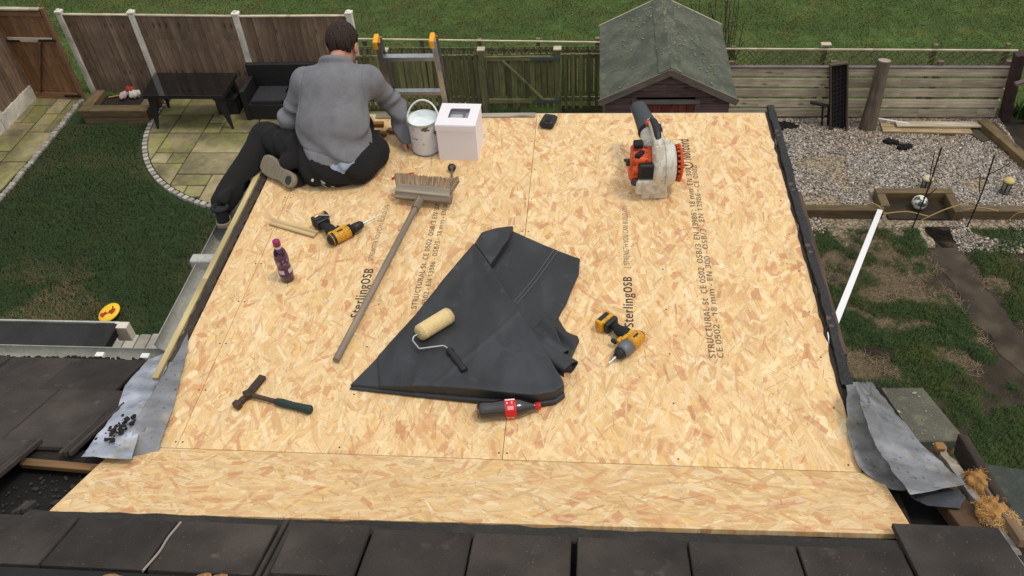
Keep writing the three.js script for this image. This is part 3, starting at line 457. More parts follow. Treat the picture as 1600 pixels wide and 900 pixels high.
{
  const x0 = -5.98, x1 = -4.55, zf = -12.12, zb = -12.74, t = T('rattan_sofa', 'black rattan garden sofa beside the table on the patio', 'sofa', [(x0 + x1) / 2, 0, (zf + zb) / 2]);
  W(t, 'base', box([(x0 + x1) / 2, 0.2, (zf + zb) / 2], x1 - x0 - 0.16, 0.3, zb - zf < 0 ? zf - zb - 0.03 : 0.6, 0.015), mRattan);
  W(t, 'backrest', box([(x0 + x1) / 2, 0.44, zb + 0.05], x1 - x0, 0.8, 0.09, 0.02), mRattan);
  for (const x of [x0 + 0.05, x1 - 0.05]) W(t, 'armrest', box([x, 0.33, (zf + zb) / 2 + 0.05], 0.09, 0.58, zf - zb - 0.08, 0.02), mRattan);
  for (const x of [x0 + 0.46, x1 - 0.46]) W(t, 'seat_cushion', box([x, 0.39, (zf + zb) / 2 + 0.04], 0.6, 0.09, 0.5, 0.03), mat(0x2b2d32, { map: fabricT }));
  const s = T('rattan_stool', 'black rattan stool tucked between the table and the sofa', 'stool', [-6.371,0,-12.409]), c = [-6.371,0,-12.409];
  W(s, 'seat', box([c[0], 0.36, c[2] - 0.1], 0.42, 0.06, 0.42, 0.02), mRattan); W(s, 'base', box([c[0], 0.18, c[2] - 0.1], 0.38, 0.3, 0.38, 0.015), mRattan);
}
{
  const c = [-6.363,0.09,-7.339], t = T('flying_disc', 'yellow toy disc with red hearts and dark smile on the lawn', 'flying disc', c);
  const q = new THREE.Group(); q.rotation.set(0.1, 0.3, 0.22); q.scale.set(1.3, 0.8, 1.3); q.name = 'disc'; t.add(q);
  const body = M(new THREE.LatheGeometry([[0.0001, 0.028], [0.07, 0.026], [0.1, 0.018], [0.118, 0.002], [0.122, -0.014], [0.116, -0.014], [0.11, 0.0], [0.06, 0.018], [0.0001, 0.02]].map(([r, y]) => new THREE.Vector2(r, y)), 40), mat(0xf2c81c, { roughness: 0.4 }), 'body'); q.add(body);
  const heart = (x) => { const s = new THREE.Shape(); s.moveTo(0, -0.03); s.bezierCurveTo(-0.045, 0.0, -0.03, 0.035, 0, 0.016); s.bezierCurveTo(0.03, 0.035, 0.045, 0.0, 0, -0.03); const g = new THREE.ExtrudeGeometry(s, { depth: 0.004, bevelEnabled: false }); g.rotateX(-Math.PI / 2); g.scale(1.35, 1, 1.35); g.translate(x, 0.0265, 0.02); uvm(g); q.add(M(g, mat(0xb5281a, { roughness: 0.5 }), 'heart')); };
  heart(-0.05); heart(0.05);
  const sm = new THREE.TorusGeometry(0.055, 0.008, 6, 18, Math.PI * 0.8); sm.rotateX(Math.PI / 2); sm.rotateY(0.3); sm.translate(0, 0.026, -0.03); q.add(M(sm, mat(0x3b2a10), 'smile'));
}

// ---------- right garden ----------
{
  const b = [4.475,0,-11.891], top = [4.512,1.114,-12.08], t = T('timber_log', 'tilted upright grey log with pale sawn top by the plank fence', 'log', b), k = basis(b, top, [0, 0, 1]);
  const g = new THREE.CylinderGeometry(0.088, 0.122, k.L, 18, 12), P = g.attributes.position; for (let i = 0; i < P.count; i++) { const a = Math.atan2(P.getZ(i), P.getX(i)), s = 1 + 0.12 * fbm(a * 3 + 20, P.getY(i) * 5 + 10, 461, 3) * (Math.abs(P.getY(i)) < k.L / 2 - 0.001 || true ? 1 : 0); P.setX(i, P.getX(i) * s); P.setZ(i, P.getZ(i) * s); } g.computeVertexNormals(); uvm(g);
  const tg = new THREE.CylinderGeometry(0.094, 0.094, 0.012, 18); uvm(tg); tg.translate(0, k.L / 2 + 0.004, 0);
  for (const q of [g, tg]) { q.rotateZ(-Math.PI / 2); q.applyMatrix4(k.m); q.translate(k.mid.x, k.mid.y, k.mid.z); }
  W(t, 'trunk', g, mat(0x7c6f60, { map: woodT, bumpMap: mottleT, bumpScale: 0.012 })); W(t, 'sawn_end', tg, mat(0xc5b8a2, { map: mottleT }));
}
{
  const b = [4.009,0,-11.873], tp = [3.856,1.033,-12.16], t = T('metal_trough', 'tall narrow rusty trough with dark mesh leaning on the fence', 'trough', b), k = basis(b, tp, [0, 0, 1]), loc = [];
  const add = (n, g, m) => { g.applyMatrix4(k.m); g.translate(k.mid.x, k.mid.y, k.mid.z); return W(t, n, g, m); }, mr = variants(0x5b4a3d, 3, 0.15);
  for (const s of [-1, 1]) add('side', box([0, 0.03, s * 0.125], k.L, 0.1, 0.025, 0.004), mr[s + 1]);
  add('back', box([0, -0.015, 0], k.L - 0.02, 0.012, 0.225), mat(0x1c1a1b)); add('end', box([k.L / 2, 0.03, 0], 0.025, 0.1, 0.275, 0.004), mat(0x6d5f4e, { map: woodT })); add('end', box([-k.L / 2, 0.03, 0], 0.025, 0.1, 0.225, 0.004), mr[0]);
  for (let i = 0; i < 15; i++) add('bar', beam([-k.L / 2 + 0.04 + i * 0.07, 0.012, -0.112], [-k.L / 2 + 0.09 + i * 0.07, 0.012, 0.112], 0.012, 0.012), mat(0x3a3436, { metalness: 0.4 }));
  for (let i = 0; i < 4; i++) add('bar', beam([-k.L / 2 + 0.03, 0.024, -0.08 + i * 0.053], [k.L / 2 - 0.03, 0.024, -0.08 + i * 0.053], 0.009, 0.009), mat(0x3a3436, { metalness: 0.4 }));
}
{
  const t = T('metal_stand', 'small dark metal stand beside the leaning trough', 'stand', [3.784,0,-11.968]), a = [3.513,0.435,-12], b = [3.821,0.394,-11.95], c = [3.774,0,-11.968];
  W(t, 'top', beam(a, b, 0.06, 0.03, 0.004), mBlackRough); W(t, 'leg', beam([c[0], c[1], c[2]], [lerp(a[0], b[0], 0.65), b[1], a[2] + 0.02], 0.04, 0.03), mBlackRough); W(t, 'leg', beam([c[0] + 0.1, 0, c[2]], [b[0] - 0.02, b[1], b[2]], 0.035, 0.03), mBlackRough); W(t, 'rail', beam([c[0], 0.2, c[2]], [c[0] + 0.1, 0.2, c[2]], 0.02, 0.02), mBlackRough);
  [[[4.692,0.04,-11.462], 'black plastic lump lying on the gravel, left of the pair'], [[4.865,0.04,-11.303], 'black plastic lump lying on the gravel, lower right of the pair']].forEach(([c, l], i) => { const o = T('black_lump', l, 'debris', [c[0], 0, c[2]]); W(o, 'rubble', nets((x, y, z) => smin(ell(x, y, z, [c[0], 0.05, c[2]], [0.085, 0.05, 0.07]), ell(x, y, z, [c[0] + 0.1, 0.04, c[2] + 0.03 * (i ? -1 : 1)], [0.06, 0.045, 0.055]), 0.03) - 0.012 * Math.sin(x * 70) * Math.sin(z * 60), [c[0] - 0.15, -0.02, c[2] - 0.15], [c[0] + 0.22, 0.16, c[2] + 0.15], 0.012), mDark); });
  const sh = T('black_sheet', 'crumpled dark sheet lying on the gravel by the roof edge', 'plastic sheet', [3.139,0.02,-11.977]), c2 = [3.131,0.04,-11.946]; W(sh, 'sheet', nets((x, y, z) => ell(x, y, z, [c2[0], 0.03, c2[2]], [0.26, 0.05, 0.1]) - 0.02 * Math.sin(x * 40) * Math.sin(z * 50), [c2[0] - 0.35, -0.02, c2[2] - 0.2], [c2[0] + 0.35, 0.13, c2[2] + 0.2], 0.014), mDark);
}
{
  const t = T('timber_board', 'wide pale board lying on the gravel before the fence', 'board', [5.322,0,-11.889]), a = [4.673,0.05,-11.85], b = [6.026,0.05,-11.792];
  W(t, 'board', beam(a, b, 0.24, 0.04, 0.005), mat(0xcbb48a, { map: woodT, bumpMap: woodB, bumpScale: 0.001 }));
  const u = T('timber_board', 'narrow pale board lying behind the wide one at the fence', 'board', [5.772,0,-12.077]); W(u, 'board', beam([4.897,0.1,-11.884], [6.265,0.1,-11.861], 0.14, 0.03, 0.004), mPale[0]);
  const s = T('white_strip', 'thin white strip lying in front of the plank fence', 'strip', [4.94,0,-12.156]); W(s, 'strip', beam([4.647,0.12,-12.024], [5.087,0.12,-11.871], 0.03, 0.012), mWhite);
  [[1532, 211, 'dark slate slab lying by the end of the pale boards', 0.5], [1551, 204, 'dark slate slab lying nearest the dark post', 0.25]].forEach(([px, py, l, ry], i) => { const c = i ? [6.376,0.03,-11.804] : [6.151,0.03,-11.676], o = T('slate_slab', l, 'slab', [c[0], 0, c[2]]); W(o, 'slab', box([c[0], 0.035, c[2]], 0.28, 0.04, 0.34, 0.008, [0, ry, 0]), mat(0x55503f, { map: slabT })); });
}
{
  const A = [2.826,0.15,-9.622], B = [4.15,0.15,-9.623], C = [4.189,0.15,-10.012], E = [5.142,0.15,-10.021], F = [5.125,0.15,-9.635], G = [6.382,0.15,-9.622];
  const mk = (n, l, a, b, i) => { const t = T('sleeper_edging', l, 'sleeper', [(a[0] + b[0]) / 2, 0, (a[2] + b[2]) / 2]); W(t, 'sleeper', beam([a[0], 0.085, a[2]], [b[0], 0.085, b[2]], 0.13, 0.17, 0.012), mSleeper[i]); };
  mk(0, 'long timber sleeper edging the gravel left of the ball', A, B, 0); mk(0, 'timber sleeper edging the gravel right of the ball', F, G, 1);
  const t = T('timber_planter', 'small timber frame let into the gravel edge around the ball', 'planter', [4.67, 0, -9.85]);
  W(t, 'sleeper', beam([C[0] - 0.06, 0.09, C[2]], [E[0] + 0.06, 0.09, E[2]], 0.12, 0.18, 0.012), mSleeper[2]); W(t, 'sleeper', beam([C[0], 0.088, C[2] + 0.065], [B[0] + 0.04, 0.088, B[2] - 0.04], 0.12, 0.176, 0.012), mSleeper[3]); W(t, 'sleeper', beam([E[0], 0.088, E[2] + 0.065], [F[0] + 0.02, 0.088, F[2] + 0.1], 0.12, 0.176, 0.012), mSleeper[0]);
  W(t, 'soil', box([4.66, 0.02, -9.75], 0.85, 0.03, 0.42), mat(0x3d3528, { map: soilT, roughness: 1 }));
  const c = [4.693,0.14,-9.789], ballTex = tex(256, (u, v) => { const n = fbm(u * 5, v * 5, 471, 3, 5); return n > 0.56 ? [52, 78, 84] : n > 0.52 ? [150, 150, 138] : [222, 218, 200]; });
  const o = T('ball', 'white and teal football lying in the small timber frame', 'ball', [c[0], 0.03, c[2]]), g = new THREE.SphereGeometry(0.105, 28, 18); g.translate(c[0], 0.138, c[2]); W(o, 'ball', g, mat(0xffffff, { map: ballTex, roughness: 0.5 }));
}
{
  const lantern = (c, l, h, seed) => { const t = T('garden_lantern', l, 'lantern', c); const [x, , z] = c;
    W(t, 'base', turned([x, 0.012, z], [x, 1, z], [[0, 0], [0, 0.07], [0.03, 0.075], [0.045, 0.06], [0.05, 0]]), mat(0x55534c, { metalness: 0.4 }));
    for (let i = 0; i < 4; i++) { const a = i * Math.PI / 2 + 0.5; W(t, 'post', cyl([x + 0.05 * Math.cos(a), 0.05, z + 0.05 * Math.sin(a)], [x + 0.06 * Math.cos(a), h * 0.7, z + 0.06 * Math.sin(a)], 0.008, 0.008, 6), mBlackRough); }
    W(t, 'glass', turned([x, 0.05, z], [x, 1, z], [[0, 0], [0, 0.045], [h * 0.65 - 0.05, 0.055], [h * 0.65 - 0.05, 0]]), mat(0x8b8d86, { roughness: 0.25 }));
    W(t, 'lid', turned([x, h * 0.68, z], [x, 1, z], [[0, 0], [0, 0.085], [0.03, 0.07], [0.06, 0.04], [0.075, 0.0]]), seed ? mat(0xcbb774, { roughness: 0.5 }) : mat(0xd6cba8, { roughness: 0.5 })); };
  lantern([4.927,0,-10.28], 'small grey garden lantern with cream top behind the ball', 0.27, 0); lantern([6.01,0,-10.182], 'small garden lantern with yellow top right of the bare saplings', 0.32, 1);
  const twig = (l, a, b, side, sl) => { const t = T('bare_sapling', l, 'sapling', a), m = [(a[0] + b[0]) / 2 + 0.02, (a[1] + b[1]) / 2, (a[2] + b[2]) / 2]; W(t, 'stem', tube([a, m, b], 0.011, 14, 6), mat(0x2d231d)); side.forEach(([q, d]) => { const p = [lerp(a[0], b[0], q), lerp(a[1], b[1], q), lerp(a[2], b[2], q)]; W(t, 'twig', tube([p, [p[0] + d[0] * 0.6, p[1] + d[1] * 0.5, p[2] + d[2] * 0.6], [p[0] + d[0], p[1] + d[1], p[2] + d[2]]], 0.007, 8, 5), mat(0x33281f)); }); };
  const a1 = [4.517,0,-9.371], a2 = [5.25,0,-9.382];
  twig('bare dark sapling growing in front of the ball', a1, [4.46,1.426,-9.25], [[0.62, [-0.04, 0.42, -0.05]], [0.4, [0.1, 0.2, 0.05]]]);
  twig('bare dark sapling growing right of the small timber frame', a2, [5.116,1.345,-9.2], [[0.75, [0.22, 0.2, 0.0]], [0.5, [-0.08, 0.3, -0.03]]]);
  const rd = T('dry_reeds', 'pale dry reed stems leaning across the sleeper edging', 'reeds', [4.954,0,-9.547]), f = rng(481);
  const ends = [[[4.515,0.02,-9.417], [5.339,0.3,-9.619]], [[4.095,0.2,-9.444], [4.714,0.15,-9.458]], [[5.211,0.1,-9.642], [5.616,0.25,-9.457]], [[3.897,0.2,-9.718], [4.19,0.1,-9.556]], [[5.824,0.05,-9.498], [5.942,0.25,-9.433]]];
  ends.forEach(([a, b]) => W(rd, 'stem', tube([a, [(a[0] + b[0]) / 2, (a[1] + b[1]) / 2 + 0.06, (a[2] + b[2]) / 2], b], 0.009, 10, 5), mat(0xa58d5a)));
}
{
  const b = [6.667,0,-12.15], tp = [6.425,1.213,-12], t = T('timber_post', 'thick dark purple brown leaning post at the end of the fence', 'post', b);
  W(t, 'post', beam(b, [tp[0], tp[1] + 0.05, tp[2]], 0.14, 0.14, 0.012, [0, 0, 1]), mat(0x4a3537, { map: woodT })); W(t, 'brace', beam([b[0] + 0.35, 0, b[2] + 0.1], [tp[0] + 0.28, 0.95, tp[2]], 0.12, 0.1, 0.01, [0, 0, 1]), mat(0x523c3c, { map: woodT }));
  const br = T('timber_offcut', 'weathered offcut lodged against the dark post', 'offcut', [6.777,0.5,-12.35]); W(br, 'wood', beam([6.427,0.852,-11.8], [6.751,0.924,-11.9], 0.07, 0.05, 0.006), mat(0x8b7672, { map: woodT }));
  const p = T('green_plant', 'green leafy weed growing by the dark post at the right edge', 'plant', [6.943,-0,-12.263]), c = [6.943,-0,-12.263], f = rng(491), L = [];
  for (let i = 0; i < 60; i++) { const a = f() * 6.28, l = 0.15 + 0.35 * f(), g = new THREE.PlaneGeometry(0.03, l, 1, 3), P = g.attributes.position; for (let k = 0; k < 8; k++) { const q = P.getY(k) / l + 0.5; P.setX(k, P.getX(k) * (1.1 - q)); P.setY(k, q * l); P.setZ(k, q * q * l * 0.6); } g.computeVertexNormals(); g.rotateY(a); g.translate(c[0] + rr(-0.1, 0.1, f), 0, c[2] + rr(-0.1, 0.1, f)); L.push(g); }
  W(p, 'leaves', mg(L), mat(0x3d5a22, { side: THREE.DoubleSide }));
  const A = [6.221,0.08,-11.949], B = [6.564,0.08,-10.725], e = T('sleeper_edging', 'weathered sleeper edging running diagonally to the right edge', 'sleeper', [(A[0] + B[0]) / 2, 0, (A[2] + B[2]) / 2]); W(e, 'sleeper', beam(A, B, 0.16, 0.15, 0.012), mSleeper[2]);
}
{
  const far = [4.207,0.04,-9.823], t = T('white_trim_board', 'long white plastic trim board leaning from the gravel to the house', 'trim board', far);
  W(t, 'board', beam([4.23, 0.06, -9.875], [0.93, 2.45, -2.6], 0.072, 0.022, 0.004), mat(0xf0f1f4, { roughness: 0.35 }));
}

// ---------- the house: walls, tiled slope, boarded flat roof ----------
const house = T('house', 'house with dark tiled roof slope and bare chipboard flat roof', 'house', [0, 0, 0]);
const mBrick = mat(0x9a6a52, { map: mottleT, bumpMap: mottleT, bumpScale: 0.004 }), mRender = mat(0xc9c3b6, { map: mottleT });
{
  W(house, 'wall', box([-2.5, 2.35, -2.12], 7.4, 4.7, 0.2), mBrick);                     // rear wall
  W(house, 'wall', box([1.1, 2.4, -0.4], 0.2, 4.8, 3.2), mBrick);                         // gable wall
  for (const x of [-1.52, 0.8]) W(house, 'wall', box([x, 2.5, -3.05], 0.2, 5.0, 1.64), mBrick);
  W(house, 'wall', box([-0.36, 2.5, -3.87], 2.52, 5.0, 0.2), mBrick);
}
// the slope: all parts are laid on one plane through the joint line
const slopeQ = (g, z0 = -1.7) => { g.rotateX(-Math.atan(TAN)); g.translate(0, slopeY(z0), z0); return g; };   // geometry modelled flat (y up, z along the slope) laid on the plane
{
  W(house, 'roof_underlay', slopeQ(box([-2.6, -0.075, 0.0], 7.7, 0.02, 1.5)), mat(0x121111, { map: feltT, roughness: 0.95 }));
  W(house, 'roof_slope', place(box([-2.6, 0, 0], 7.7, 0.05, 3.0), [0, slopeY(-1.0) - 0.60, 0.42], [Math.atan(TAN), 0, 0]), mTile[0]);   // the slope on the far side of the ridge
}
// oriented strand board: strands drawn in their own colours, board by board
function osb(w, h, k, along, seed, prints, tone = 1) {
  const cw = Math.round(w * k), ch = Math.round(h * k), cv = document.createElement('canvas'); cv.width = cw; cv.height = ch; const c = cv.getContext('2d'), f = rng(seed);
  c.fillStyle = 'rgb(226,190,128)'; c.fillRect(0, 0, cw, ch);
  const pal = [[236, 207, 160], [230, 198, 148], [241, 216, 172], [224, 189, 136], [217, 179, 126], [234, 203, 152], [227, 194, 148], [243, 221, 181]].map((q) => q.map((v, ch) => v * tone * [1, 0.993, 0.975][ch]));
  const strand = (L, Wd, col, al) => {
    const x = f() * cw, y = f() * ch, a = along + (f() + f() + f() - 1.5) * 1.15; c.save(); c.translate(x, y); c.rotate(a); c.globalAlpha = al;
    c.fillStyle = `rgb(${col.map((v) => Math.round(v)).join(',')})`; c.beginPath(); const j = () => (f() - 0.5) * Wd * 0.8;
    c.moveTo(-L / 2 + j(), -Wd / 2); c.lineTo(L / 2 + j(), -Wd / 2 + j() * 0.3); c.lineTo(L / 2 + j() * 1.5, Wd / 2); c.lineTo(-L / 2 + j() * 1.5, Wd / 2 + j() * 0.3); c.closePath(); c.fill();
    c.globalAlpha = al * 0.4; c.lineWidth = Math.max(0.6, k * 0.0011); for (let i = 0; i < 4; i++) { const q = (f() - 0.5) * Wd * 0.8; c.strokeStyle = f() < 0.5 ? 'rgb(176,128,74)' : 'rgb(252,232,190)'; c.beginPath(); c.moveTo(-L * 0.45, q); c.lineTo(L * 0.45, q + j() * 0.15); c.stroke(); }
    if (f() < 0.35) { c.globalAlpha = al * 0.5; c.strokeStyle = 'rgb(150,104,60)'; c.lineWidth = k * 0.0012; c.beginPath(); c.moveTo(-L / 2, Wd / 2); c.lineTo(L * (f() - 0.4), Wd / 2); c.stroke(); }
    c.restore();
  };
  const n = w * h;
  for (let i = 0; i < n * 1700; i++) { const p = pal[Math.floor(f() * 8)], s = 0.93 + 0.1 * f(); strand(k * (0.05 + 0.09 * f()), k * (0.008 + 0.032 * f() * f()), p.map((v) => v * s), 0.85); }
  for (let i = 0; i < n * 170; i++) { const t = f(); strand(k * (0.03 + 0.08 * f()), k * (0.005 + 0.026 * f() * f()), [lerp(218, 188, t), lerp(168, 132, t), lerp(118, 92, t)], 0.4 + 0.4 * f()); }
  for (let i = 0; i < n * 64; i++) { const t = f(); strand(k * (0.03 + 0.05 * f()), k * (0.014 + 0.024 * f()), [lerp(212, 184, t), lerp(160, 124, t), lerp(114, 86, t)], 0.6); }
  for (let i = 0; i < n * 6; i++) { const X = f() * cw, Y = f() * ch; for (let q = 0; q < 16; q++) { c.globalAlpha = 0.10; c.fillStyle = 'rgb(120,110,92)'; c.beginPath(); c.ellipse(X + (f() - 0.5) * k * 0.07, Y + (f() - 0.5) * k * 0.1, k * (0.003 + 0.012 * f()), k * (0.002 + 0.006 * f()), f() * 3, 0, 7); c.fill(); } };
  for (let i = 0; i < n * 330; i++) { const p = pal[Math.floor(f() * 8)]; strand(k * (0.04 + 0.08 * f()), k * (0.004 + 0.018 * f()), p, 0.5); }
  for (let i = 0; i < n * 300; i++) strand(k * (0.008 + 0.035 * f()), k * (0.0014 + 0.0016 * f()), [132 + 50 * f(), 92 + 34 * f(), 52 + 20 * f()], 0.65);
  for (let i = 0; i < n * 120; i++) { c.globalAlpha = 0.6; c.fillStyle = 'rgb(96,66,40)'; c.beginPath(); c.arc(f() * cw, f() * ch, k * (0.0008 + 0.0014 * f()), 0, 7); c.fill(); }
  c.globalAlpha = 1; if (prints) prints(c, k);
  const t = new THREE.CanvasTexture(cv); t.colorSpace = THREE.SRGBColorSpace; t.wrapS = t.wrapT = THREE.RepeatWrapping; t.magFilter = THREE.LinearFilter;
  const bt = new THREE.CanvasTexture(cv); bt.wrapS = bt.wrapT = THREE.RepeatWrapping; bt.magFilter = THREE.LinearFilter;
  return new THREE.MeshStandardMaterial({ map: t, bumpMap: bt, bumpScale: 0.0012, roughness: 0.78 });
}
function boardUV(g, x0, zFar, w, h) { const p = g.attributes.position, uv = g.attributes.uv; for (let i = 0; i < p.count; i++) uv.setXY(i, (p.getX(i) - x0) / w, 1 - (p.getZ(i) - zFar) / h + (p.getY(i) - (p.getY(i) > 1 ? D : 0)) * 0.3); return g; }
const ZF = -3.992, ZN = -1.7;
// text printed up the boards: x, z of the start, running towards the rear edge
function stamp(c, k, x0, txt, x, z, size, o = {}) {
  c.save(); c.translate((x - x0) * k, (z - ZF) * k); c.rotate(-Math.PI / 2 + (o.tilt ?? 0)); c.scale(o.sx ?? 1, 1); c.globalAlpha = o.a ?? 0.82; c.fillStyle = 'rgb(40,36,34)'; c.font = `${o.w ?? 'bold'} ${Math.round(size * k)}px ${o.f ?? 'sans-serif'}`; c.textBaseline = 'alphabetic';
  if (o.len) { const m = c.measureText(txt).width; c.scale(o.len * k / m, 1); } c.fillText(txt, 0, 0);
  c.restore();
}
function worn(c, k, w, h, seed) { const f = rng(seed); c.globalAlpha = 0.35; for (let i = 0; i < 700; i++) { c.fillStyle = 'rgb(232,198,140)'; c.fillRect(f() * w * k, f() * h * k, k * (0.004 + 0.02 * f()), k * 0.0025); } c.globalAlpha = 1; }
function screws(c, k, w, h, xs, n) { c.fillStyle = 'rgb(60,48,38)'; for (const x of xs) for (let i = 0; i <= n; i++) { c.beginPath(); c.arc(x * k, (0.03 + i / n * (h - 0.06)) * k, k * 0.0035, 0, 7); c.fill(); } }
{
  const gap = 0.0022, H = ZN - ZF;
  const cut = [[-1.655, -1.502], [-1.502, -0.292], [-0.292, 0.947]];
  const kk = [700, 840, 840];
  const prints = [
    (c, k) => screws(c, k, 0.153, H, [0.14], 9),
    (c, k) => {
      const x0 = -1.502; const A = [-0.962,5.2,-2.387], B = [-0.961,5.2,-2.68], C = [-0.972,5.2,-2.749], E = [-0.959,5.2,-3.164], F = [-0.714,5.2,-2.467], G = [-0.707,5.2,-3.156];
      stamp(c, k, x0, 'SterlingOSB', A[0] + 0.003, A[2], 0.058, { len: A[2] - B[2] + 0.02, a: 0.85 }); stamp(c, k, x0, 'STRENGTH YOU CAN BUILD ON', C[0] - 0.004, C[2], 0.03, { len: C[2] - E[2], w: 'normal' });
      stamp(c, k, x0, 'STRUCTURAL St  CE 0502  OSB/3 EN 300', F[0] - 0.01, F[2] + 0.02, 0.034, { len: F[2] - G[2] + 0.05, w: 'bold', a: 0.6 }); stamp(c, k, x0, 'CE 0502 - EN 13986 - OSB/3 - 18 mm - EN 300', F[0] + 0.03, F[2] + 0.05, 0.032, { len: F[2] - G[2] + 0.1, w: 'bold', a: 0.6 });
      worn(c, k, 1.21, H, 5); screws(c, k, 1.21, H, [0.014, 0.61, 1.195], 9);
    },
    (c, k) => {
      const x0 = -0.292; const A = [0.191,5.2,-2.364], B = [0.188,5.2,-2.672], C = [0.187,5.2,-2.721], E = [0.18,5.2,-3.167], F = [0.519,5.2,-2.207], G = [0.519,5.2,-3.483], N = [0.495,5.2,-3.549], O = [0.503,5.2,-3.741], L = [0.486,5.2,-3.504];
      stamp(c, k, x0, 'SterlingOSB', A[0], A[2], 0.052, { len: A[2] - B[2], a: 0.9 }); stamp(c, k, x0, '| STRENGTH YOU CAN BUILD ON', C[0] - 0.004, C[2], 0.032, { len: C[2] - E[2], w: 'normal' });
      stamp(c, k, x0, 'STRUCTURAL St  CE 0502  OSB/3  EN 13986 : 18 mm  EN 300', F[0] - 0.014, F[2], 0.036, { len: F[2] - G[2], w: 'bold', a: 0.62 }); stamp(c, k, x0, 'CE 0502 - 18 mm - EN 300 - OSB/3 - EN 13986 - CE 0502', F[0] + 0.018, F[2], 0.034, { len: F[2] - G[2] + 0.02, w: 'bold', a: 0.56 });
      stamp(c, k, x0, 'Norbord', N[0] + 0.02, N[2], 0.07, { len: N[2] - O[2], a: 0.9 });
      c.save(); c.translate((L[0] - x0 + 0.005) * k, (L[2] - ZF) * k); c.globalAlpha = 0.85; c.strokeStyle = c.fillStyle = 'rgb(40,36,34)'; c.lineWidth = 0.007 * k; c.beginPath(); c.arc(0, 0, 0.026 * k, 0, 7); c.stroke(); c.beginPath(); c.moveTo(-0.02 * k, 0.012 * k); c.lineTo(0.018 * k, 0); c.lineTo(-0.02 * k, -0.012 * k); c.fill(); c.restore();
      worn(c, k, 1.24, H, 6); screws(c, k, 1.24, H, [0.014, 0.62, 1.2], 9);
    }];
  cut.forEach(([a, b], i) => { const w = b - a, g = box([(a + b) / 2, D - 0.009, (ZF + ZN) / 2], w - gap, 0.018, H - 0.004); boardUV(g, a, ZF, w, H); W(house, 'roof_board', g, osb(w, H, kk[i], Math.PI / 2, 601 + i, prints[i], [0.97, 0.985, 1][i])); });
  // the tilted board that runs up the slope
  const P = [[-1.725, 0.0], [-1.745, 0.392], [1.01, 0.325], [1.0, 0.0]];
  const g = poly(P.map(([x, z]) => [x, z]), 0.004, 0.018); boardUV(g, -1.75, 0, 2.77, 0.41); slopeQ(g); g.translate(0, 0, 0.004); W(house, 'roof_board', g, osb(2.77, 0.41, 700, 0, 611, null, 0.96));
  W(house, 'roof_joist', box([-0.36, D - 0.1, ZF + 0.02], 2.5, 0.16, 0.03, 0.002), mPale[0]);
  W(house, 'rear_trim', beam([-1.66, D - 0.028, ZF - 0.008], [0.95, D - 0.028, ZF - 0.008], 0.02, 0.04, 0.003), mat(0xd9d2c4, { map: woodT }));
  W(house, 'timber_offcut', beam([-1.2, D + 0.004, ZF + 0.03], [-0.3, D + 0.004, ZF + 0.022], 0.04, 0.008, 0.002), mat(0xb9aea0, { map: woodT }));
}
